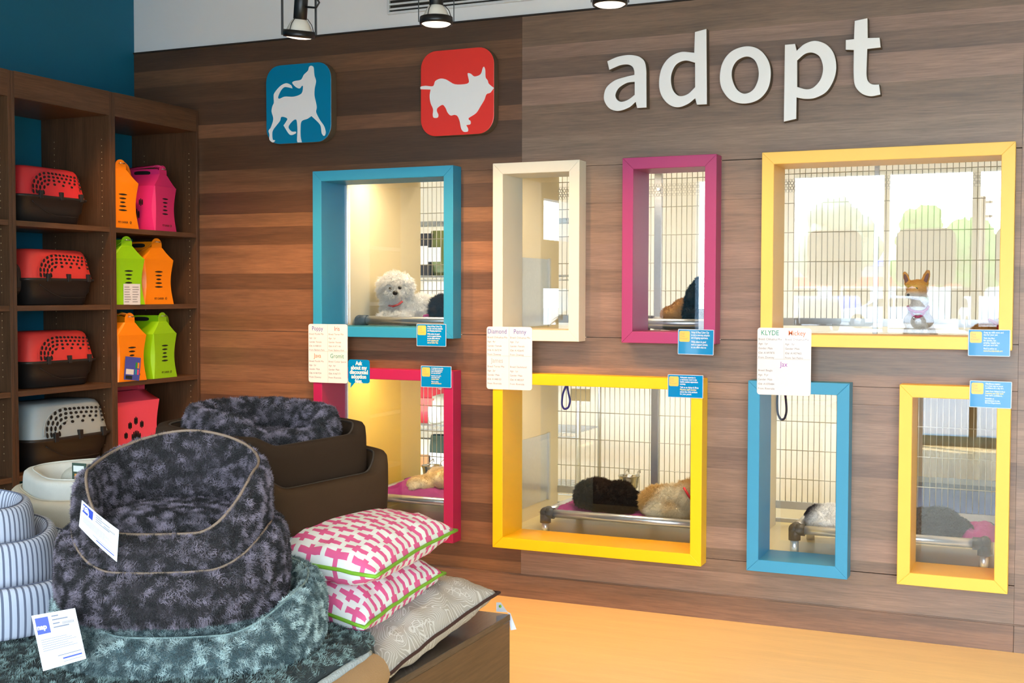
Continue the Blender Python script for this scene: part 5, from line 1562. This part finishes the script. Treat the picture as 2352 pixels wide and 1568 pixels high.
# cream dog on the purple blanket
GD = at(990, 1135, y=0.44)
dog('cream dog curled on a purple blanket', (GD.x, 0.44, 0.42), [px(962, 1112, 0.42, 24, 18, 0.09), px(990, 1112, 0.44, 34, 22, 0.11), px(1018, 1100, 0.46, 28, 26, 0.10), px(1004, 1090, 0.50, 20, 16, 0.08), px(955, 1120, 0.36, 14, 9, 0.05)],
    lambda p: mix(C_(228, 198, 140), C_(236, 222, 190), noise.noise(p * 9) * 2 + 0.5), 0.009, (2200, 5, 0.011, 0.005, 0.0005, (0, 0, -0.4), 0.3, 36))
# curled black dog and blond dog
KD = at(1398, 1178, y=0.48)
dog('black dog curled up on a cot beside the blond dog', (KD.x, 0.48, 0.382), [px(1372, 1140, 0.46, 46, 40, 0.12), px(1352, 1138, 0.42, 30, 34, 0.10), px(1412, 1146, 0.48, 54, 34, 0.13), px(1446, 1154, 0.44, 28, 24, 0.10), px(1400, 1162, 0.38, 60, 18, 0.07), px(1425, 1122, 0.54, 26, 16, 0.06)],
    lambda p: mix(C_(20, 16, 14), C_(74, 52, 34), (p.z - 0.49) * 6 + noise.noise(p * 12) * 0.4), 0.01, (4600, 6, 0.018, 0.005, 0.0005, (0.3, 0, -0.5), 0.35, 37))
LD = at(1545, 1180, y=0.44)
ld, _e = dog('blond shaggy dog with a red collar beside the black dog', (LD.x, 0.44, 0.385), [px(1512, 1150, 0.44, 38, 30, 0.11), px(1545, 1150, 0.46, 44, 32, 0.12), px(1585, 1142, 0.44, 34, 36, 0.11), px(1605, 1128, 0.42, 24, 28, 0.08), px(1530, 1170, 0.36, 48, 14, 0.07)],
    lambda p: mix(C_(204, 164, 100), C_(236, 222, 190), noise.noise(p * 11) * 1.6 + 0.45), 0.01, (4600, 6, 0.026, 0.006, 0.0006, (-0.3, 0, -0.5), 0.45, 38))
collar(ld, [(1571, 1120, 0.34), (1577, 1130, 0.325), (1583, 1140, 0.32), (1590, 1148, 0.33)], 0.006, M_red2)
# black and white dog behind the light blue frame
PD = at(1890, 1212, y=0.42)
dog('black and white dog asleep behind the light blue frame', (PD.x, 0.42, 0.39), [px(1880, 1186, 0.42, 28, 26, 0.09), px(1908, 1186, 0.44, 34, 28, 0.10), px(1930, 1184, 0.42, 24, 26, 0.09), px(1905, 1200, 0.36, 40, 14, 0.06)],
    lambda p: mix(C_(34, 34, 44), C_(236, 236, 236), (0.5 + 6 * (p.x - at(1898, 1190, y=0.4).x) - 5 * (p.z - 0.455)) * 4), 0.009, (2200, 5, 0.012, 0.004, 0.0005, (0, 0, -0.4), 0.3, 39))
VD = at(2155, 1238, y=0.44)
dog('black dog asleep behind the narrow yellow frame', (VD.x, 0.44, 0.39), [px(2120, 1204, 0.44, 40, 36, 0.11), px(2155, 1204, 0.46, 52, 38, 0.12), px(2195, 1216, 0.42, 36, 26, 0.10), px(2150, 1225, 0.36, 66, 16, 0.07)],
    lambda p: C_(24, 28, 36), 0.01, (3600, 5, 0.012, 0.005, 0.0005, (0.3, 0, -0.5), 0.3, 40))

# ------------------------------------------------------------------ bowls, leashes and goods in the kennels
M_bowl = mat('bowl_steel', lin(206, 204, 196), 0.16, metal=0.95, var=0.03)
def bowl(u, v, y, r, label):
    c = at(u, v, y=y)
    t = thing('steel_bowl', label, 'bowl', (c.x, c.y, c.z - r * 0.62), group='steel bowls hooked on the kennel gates')
    MB().lathe([(0.0, 0.0), (r * 0.72, 0.0), (r * 0.84, r * 0.12), (r * 0.93, r * 0.9), (r * 1.04, r * 1.18), (r * 1.06, r * 1.22), (r * 1.0, r * 1.24), (r * 0.90, r * 1.10), (r * 0.80, r * 0.2), (r * 0.6, r * 0.08), (0, r * 0.08)], 32).build('bowl', M_bowl, t)
    for s in (-1, 1):
        MB().tube([(s * r * 0.6, r * 0.5, r * 1.1), (s * r * 0.6, r * 0.8, r * 1.5), (s * r * 0.6, 0.99 - y if y < 0.98 else r, r * 1.62), (s * r * 0.6, 0.995 - y if y < 0.98 else r, r * 1.3)], 0.003, 6).build('hook', M_gate, t)
bowl(992, 1082, 0.90, 0.060, 'steel bowl hooked on the gate behind the deep magenta frame')
bowl(1445, 1106, 0.905, 0.058, 'steel bowl hooked on the gate above the sleeping black dog')
M_leash = mat('leash_purple', lin(62, 56, 150), 0.7); M_leash2 = mat('leash_navy', lin(30, 34, 70), 0.7)
def leash(path, y, m, label):
    pts = [at(u, v, y=y) for u, v in path]
    t = thing('slip_leash', label, 'leash', tuple(pts[0]), group='leashes hanging on the kennel gates')
    P = [Vector(p) for p in pts]
    d = []
    for i in range(len(P) - 1):
        for q in range(5): d.append(P[i].lerp(P[i + 1], q / 5))
    d.append(P[-1])
    for _ in range(3): d = [d[0]] + [(d[i - 1] + 2 * d[i] + d[i + 1]) / 4 for i in range(1, len(d) - 1)] + [d[-1]]
    MB().tube(d, 0.006, 8).build('loop', m, t, world=True)
    MB().ball(tuple(P[0]), 0.011, seg=10, rings=8).build('knot', m, t, world=True)
leash([(1303, 884), (1305, 900), (1310, 920), (1306, 936), (1296, 940), (1290, 930), (1292, 905), (1300, 886)], 0.972, M_leash, 'purple leash loop hanging at the top of the egg-yellow window')
leash([(1786, 895), (1785, 925), (1786, 950), (1793, 964), (1802, 962), (1807, 945), (1805, 915), (1801, 895)], 0.972, M_leash2, 'navy leash loop hanging behind the light blue frame')

# goods rack in the corridor behind the left kennels
rk = thing('wire_rack', 'steel wire rack of supplies in the corridor behind the left kennels', 'rack', (-3.35, 1.95, 0))
RX0, RX1, RY0, RY1 = -4.15, -2.75, 1.75, 2.15
for x in (RX0, RX1):
    for y in (RY0, RY1):
        MB().tube([(x, y, 0.0), (x, y, 2.3)], 0.012, 10).build('post', M_steel, rk, world=True)
RZ = (0.25, 0.62, 0.98, 1.36, 1.62, 1.98)
for z in RZ:
    g = MB()
    for k in range(9): g.tube([(RX0, RY0 + (RY1 - RY0) * k / 8, z), (RX1, RY0 + (RY1 - RY0) * k / 8, z)], 0.004, 5)
    g.tube([(RX0, RY0, z - 0.03), (RX1, RY0, z - 0.03)], 0.004, 5)
    g.tube([(RX0 + (RX1 - RX0) * q / 60, RY0, z - 0.03 * (q % 2)) for q in range(61)], 0.002, 4)
    g.build('wire_shelf', M_steel, rk, world=True, kind='stuff')
GD_ = 'supplies on the corridor rack'
def goods(name, label, cat, x, z, w_, d_, h_, m, style='box', extra=None):
    t = thing(name, label, cat, (x, RY0 + 0.02 + d_ / 2, z + 0.005), group=GD_)
    if style == 'box':
        MB().box(-w_ / 2, w_ / 2, -d_ / 2, d_ / 2, 0, h_).build('carton', m, t, bevel=0.004)
        MB().box(-w_ * 0.35, w_ * 0.35, -d_ / 2 - 0.001, -d_ / 2 + 0.001, h_ * 0.25, h_ * 0.7).build('label_patch', extra or M_leaf, t)
    elif style == 'bag':
        b = MB(); n = 18
        b.grid(lambda i, j: (superell(w_ / 2 * (1 - 0.12 * (j / 9) ** 2), d_ / 2 * (0.25 + 0.75 * math.sin(PI * min(0.95, 0.18 + 0.8 * (1 - j / 9)))), 3, n)[i][0] + 0.006 * noise.noise((i * 0.9, j * 0.8, x * 5)), superell(w_ / 2, d_ / 2 * (0.12 + 0.88 * math.sin(PI * (0.12 + 0.76 * j / 9))), 3, n)[i][1], h_ * j / 9), n, 10, cu=True)
        b.build('bag', m, t)
        MB().box(-w_ * 0.3, w_ * 0.3, -d_ * 0.49 - 0.004, -d_ * 0.49, h_ * 0.3, h_ * 0.62).build('label_patch', extra or M_leaf, t)
    else:
        MB().lathe([(0, 0), (w_ * 0.5, 0), (w_ * 0.5, h_ * 0.65), (w_ * 0.42, h_ * 0.78), (w_ * 0.16, h_ * 0.88), (w_ * 0.16, h_ * 0.93)], 24).build('jug', m, t)
        MB().lathe([(w_ * 0.19, h_ * 0.92), (w_ * 0.19, h_), (0, h_)], 20).build('cap', extra or M_leaf, t)
        MB().box(-w_ * 0.3, w_ * 0.3, -w_ * 0.5 - 0.003, -w_ * 0.44, h_ * 0.2, h_ * 0.5).build('label_patch', M_leaf, t)
    return t
gm = lambda n_, *c: mat(n_, lin(*c), 0.45, var=0.1, scale=20)
def gx(u, v, y=1.80): return at(u, v, y=y).x
goods('supply_box', 'dark brown carton on the upper corridor rack', 'box', gx(975, 500), RZ[4], 0.12, 0.2, 0.28, gm('goods_dark', 44, 30, 20))
goods('supply_box', 'white carton on the corridor rack behind the white dog', 'box', gx(1003, 590), RZ[3], 0.18, 0.2, 0.22, gm('goods_white', 236, 232, 226), extra=gm('goods_pale', 228, 214, 208))
goods('supply_bag', 'olive green bag on the upper corridor rack', 'bag', gx(1003, 480), RZ[4], 0.16, 0.2, 0.30, gm('goods_olive', 110, 116, 40), 'bag')
goods('supply_box', 'black tray of jars on the corridor rack', 'box', gx(985, 640), RZ[2] + 0.001, 0.34, 0.2, 0.13, gm('goods_black', 46, 38, 36), extra=gm('goods_ochre', 190, 150, 40))
goods('supply_box', 'pale grey carton low behind the white dog', 'box', gx(968, 668) - 0.14, RZ[2], 0.14, 0.2, 0.26, gm('goods_grey', 206, 200, 180))
goods('supply_bag', 'red bag on the lower corridor rack', 'bag', gx(978, 930), RZ[1], 0.26, 0.2, 0.28, gm('goods_red', 206, 34, 44), 'bag', gm('goods_red2', 230, 90, 80))
goods('supply_jug', 'clear jug with a white label on the corridor rack', 'jug', gx(1000, 955, 1.78), RZ[0] + 0.37, 0.15, 0.14, 0.24, gm('goods_clear', 206, 204, 190), 'jug')
goods('supply_bag', 'white and brown bag on the lowest rack shelf', 'bag', gx(975, 1030), RZ[0], 0.2, 0.2, 0.26, gm('goods_white2', 220, 212, 196), 'bag', gm('goods_brown', 190, 120, 50))
goods('supply_bag', 'green and black bag on the lowest rack shelf', 'bag', gx(1008, 1030), RZ[0], 0.2, 0.2, 0.29, gm('goods_forest', 50, 62, 40), 'bag')
# paper sign and water bottle behind the gate of the egg-yellow window
c = at(1336, 906, y=1.06)
t = tag(MB().box(c.x - 0.06, c.x + 0.06, 1.035, 1.038, c.z - 0.035, c.z + 0.035).build('paper_sign', gm('sign_cream', 240, 226, 180)), 'cream paper sign on the gate behind the egg-yellow frame', 'sign')

# dark curtain and storage tub behind the gate at the far end
ct = thing('kennel_curtain', 'olive brown curtain hanging behind the gate of the narrow yellow window', 'curtain', (-0.30, 1.12, 0.62))
n = 90
MB().grid(lambda i, j: (-0.40 + 0.95 * i / n, 0.010 * math.sin(i * 0.9) + 0.006 * math.sin(i * 0.37), -0.06 + 0.62 * j / 5), n + 1, 6).build('cloth', mat('curtain_olive', lin(128, 108, 74), 0.9, var=0.08, scale=30), ct)
MB().tube([(-0.42, 0, 0.565), (0.57, 0, 0.565)], 0.009, 10).build('rod', M_steel, ct)
for x in (-0.41, 0.56): MB().box(x - 0.006, x + 0.006, -0.10, 0.012, 0.553, 0.577).build('bracket', M_steel, ct)
tu = thing('storage_tub', 'dark blue storage tub on the floor under the olive curtain', 'tub', (-0.28, 1.32, 0.0))
pl_ = superell(0.42, 0.20, 6, 40)
b = MB(); b.grid(lambda i, j: (pl_[i][0] * (0.9 + 0.1 * j / 3), pl_[i][1] * (0.9 + 0.1 * j / 3), 0.50 * j / 3), 40, 4, cu=True); b.add([(x * 0.9, y * 0.9, 0) for x, y in pl_], [list(range(40))]); b.build('tub_body', mat('tub_navy', lin(34, 44, 70), 0.5), tu)
b = MB(); b.prism([(x * 1.03, y * 1.03) for x, y in pl_], 0.50, 0.53, plane='xy'); b.build('lid', mat('tub_lid', lin(24, 28, 38), 0.5), tu)
# ------------------------------------------------------------------ the street the panes mirror
def am(u, v, Y):
    """the spot at depth Y behind the photographer that a pane of glass mirrors to this place"""
    p = at(u, v, y=0.3 - Y)
    return Vector((p.x, Y, p.z))
M_decal = mat('poster_back', lin(52, 48, 42), 0.7)
for k, (xa, xb) in enumerate(((-2.34, -1.80), (-1.46, -0.89), (-0.53, 0.04))):
    o = MB().prism(rrect(xa, xb, 1.60, 2.165, 0.10), -7.055, -7.049).build('window_poster', M_decal)
    tag(o, ('rounded square poster on the shop glazing, first from the doorless wall', 'rounded square poster on the shop glazing, second of three', 'rounded square poster on the shop glazing beside the dark upright')[k], 'poster', 'posters on the shop glazing')
struct(MB().box(-60, 60, -120, -7.21, -0.08, -0.01).build('ground', mat('asphalt', lin(150, 148, 146), 0.9, var=0.08, scale=0.6)), 'grey asphalt car park outside the shop', 'ground')
M_leafg = mat('tree_leaves', lin(96, 150, 52), 0.7, var=0.35, scale=5)
M_leafp = mat('tree_leaves_pale', lin(150, 156, 128), 0.7, var=0.3, scale=5)
M_bark = mat('bark', lin(86, 66, 50), 0.9)
def tree(label, boxes, Y, m, seed, n=90):
    rg = random.Random(seed)
    (u0, v0, u1, v1) = boxes
    a, b = am(u0, v1, Y), am(u1, v0, Y)
    cx, wd_, zt, zb = (a.x + b.x) / 2, abs(b.x - a.x) / 2, b.z, a.z
    t = thing('street_tree', label, 'tree', (cx, Y, -0.01), group='trees across the street')
    b_ = MB()
    for k in range(n):
        th = rg.uniform(0, 2 * PI); q = rg.random() ** 0.5; h = rg.random()
        r = wd_ * (0.25 + 0.16 * rg.random())
        x = math.cos(th) * q * wd_ * (1 - 0.55 * h * h); y = math.sin(th) * q * wd_ * 0.8
        z = zb + (zt - zb - r) * h
        s = rg.uniform(0, 99)
        def P(i, j):
            aa = 2 * PI * i / 14; bb = PI * j / 8
            d = Vector((math.sin(bb) * math.cos(aa), math.sin(bb) * math.sin(aa), math.cos(bb)))
            return Vector((x, y, z)) + d * r * (1 + 0.5 * noise.noise(d * 2.6 + Vector((s, 0, 0))) + 0.25 * noise.noise(d * 7 + Vector((0, s, 0))))
        b_.grid(P, 14, 9, cu=True)
    b_.build('crown', m, t, kind='stuff')
    MB().tube([(0, 0, 0), (0.1, 0, zb * 0.6), (0, 0, zt * 0.6)], 0.25, 8).build('trunk', M_bark, t)
    return t
tree('broad green tree across the street', (2052, 470, 2180, 640), -64, M_leafg, 3)
tree('smaller green tree beside the utility pole', (2150, 500, 2290, 640), -68, M_leafg, 4)
tree('pale grey-green tree across the street', (1835, 455, 2005, 600), -66, M_leafp, 5, 60)
pb_ = am(2258, 450, -60)
up_ = thing('utility_pole', 'wooden utility pole with two crossarms across the street', 'pole', (pb_.x, -60, -0.01))
MB().tube([(0, 0, 0), (0, 0, pb_.z)], 0.14, 10).build('post', M_bark, up_)
for dz in (0.3, 1.0): MB().box(-0.45, 0.45, -0.06, 0.06, pb_.z - dz - 0.06, pb_.z - dz + 0.06).build('crossarm', M_bark, up_)
sh = thing('shop_building', 'white shop across the street with an orange band and blue awning', 'building', (am(2060, 600, -80).x, -80, -0.01))
xa, xb = am(1790, 600, -80).x, am(2420, 600, -80).x
zz = lambda v: am(2060, v, -80).z
M_bw = mat('shop_white', lin(236, 236, 236), 0.8)
MB().box(xa, xb, -88, -80, 0, zz(612)).build('wall', M_bw, sh, world=True)
MB().box(xa, xb, -80.12, -79.9, zz(657), zz(636)).build('orange_band', mat('band_orange', lin(232, 96, 60), 0.7), sh, world=True)
MB().prism([(-78.6, zz(612)), (-80.0, zz(598)), (-80.0, zz(612))], xa, xb, plane='yz').build('awning', mat('awning_blue', lin(40, 60, 160), 0.7), sh, world=True)
for k in range(5):
    x = xa + (xb - xa) * (k + 0.5) / 5
    MB().box(x - 0.9, x + 0.9, -80.05, -79.95, 0.0, zz(662)).build('window', M_decal, sh, world=True)
def car_proto():
    t = thing('parked_car', 'silver hatchback parked in front of the shop', 'car', (0, 0, 0), group='cars parked in the street')
    M_body, tt, bb, oo = nodes('car_paint')
    oi = N(tt, 'ObjectInfo'); tt.links.new(oi.outputs['Color'], bb.inputs['Base Color']); bb.inputs['Roughness'].default_value = 0.25; bb.inputs['Coat Weight'].default_value = 0.5
    prof = [(-2.1, 0.3), (-2.15, 0.62), (-2.0, 0.86), (-1.2, 0.98), (-0.5, 1.42), (0.7, 1.46), (1.5, 1.36), (2.0, 0.95), (2.1, 0.7), (2.08, 0.3)]
    MB().prism(smooth_poly(prof, 4), -0.85, 0.85).build('car_body', M_body, t, bevel=0.06)
    M_win = mat('car_glass', lin(34, 40, 50), 0.08)
    for s in (-1, 1):
        MB().prism([(-1.0, 1.0), (-0.42, 1.34), (0.2, 1.37), (0.2, 1.0)], s * 0.856 - 0.01, s * 0.856 + 0.01).build('side_window', M_win, t)
        MB().prism([(0.28, 1.0), (0.28, 1.37), (0.75, 1.37), (1.35, 1.28), (1.6, 1.0)], s * 0.856 - 0.01, s * 0.856 + 0.01).build('side_window', M_win, t)
    M_tyre = mat('tyre', lin(26, 26, 28), 0.8); M_hub = mat('hub', lin(170, 172, 176), 0.3, metal=0.8)
    for x in (-1.35, 1.3):
        for s in (-1, 1):
            R_ = Matrix.Rotation(PI / 2, 3, 'X')
            w_ = MB().lathe([(0.19, -0.1), (0.31, -0.1), (0.33, -0.06), (0.33, 0.06), (0.31, 0.1), (0.19, 0.1)], 24, c=(x, s * 0.80, 0.33), R=R_).build('wheel', M_tyre, t)
            MB().lathe([(0.0, -0.09), (0.2, -0.08), (0.2, 0.08), (0.0, 0.09)], 16, c=(x, s * 0.80, 0.33), R=R_).build('hub_cap', M_hub, w_)
    for s in (-0.6, 0.6): MB().box(-2.16, -2.05, s - 0.18, s + 0.18, 0.62, 0.76).build('headlamp', M_chrome, t, bevel=0.02)
    return t
def paint(t, c):
    for o in t.children:
        if o.name.startswith('car_body'): o.color = (*lin(*c), 1)
car = car_proto()
for k, (u, Y, rz, c, lab) in enumerate(((2050, -52, 0.1, (196, 204, 214), 'silver hatchback parked in front of the shop'), (1925, -56, 1.3, (40, 70, 170), 'blue hatchback parked nose out in the street'), (1862, -48, 1.2, (40, 42, 48), 'black hatchback parked beside the blue one'), (2262, -50, 1.4, (226, 228, 232), 'white hatchback parked near the utility pole'))):
    o = car if k == 0 else copy_tree(car)
    p = am(u, 720, Y)
    o.location = (p.x, Y, -0.01); o.rotation_euler = (0, 0, rz); o['label'] = lab
    paint(o, c)
# potted palm by the side windows
pp = thing('potted_palm', 'potted palm in front of the narrow side windows', 'plant', (-4.50, -6.12, 0))
MB().lathe([(0, 0), (0.14, 0), (0.18, 0.34), (0.19, 0.36), (0.165, 0.36), (0.15, 0.30), (0, 0.30)], 24).build('pot', mat('pot_clay', lin(120, 96, 76), 0.7), pp)
MB().tube([(0, 0, 0.28), (0.01, 0.02, 1.2), (-0.02, -0.02, 2.2)], 0.035, 10).build('stem', M_bark, pp)
rg = random.Random(5)
M_frond = mat('palm_frond', lin(70, 84, 44), 0.6)
for k in range(16):
    a = rg.uniform(0, 2 * PI); z0 = rg.choice((1.15, 1.3, 1.9, 2.1, 2.2)); L = rg.uniform(0.30, 0.45)
    b = MB()
    pts = [Vector((math.cos(a) * L * q / 6 * 0.5, math.sin(a) * L * q / 6, z0 + 0.22 * q / 6 - 0.30 * (q / 6) ** 2)) for q in range(7)]
    for q in range(1, 7):
        d = (pts[q] - pts[q - 1]).normalized(); sd = d.cross(Vector((0, 0, 1))).normalized()
        for s in (-1, 1):
            tip = pts[q] + sd * s * 0.085 + d * 0.05 - Vector((0, 0, 0.02))
            b.add([pts[q - 1], pts[q], tip], [(0, 1, 2)])
    b.tube(pts, 0.003, 5)
    b.build('frond', M_frond, pp)
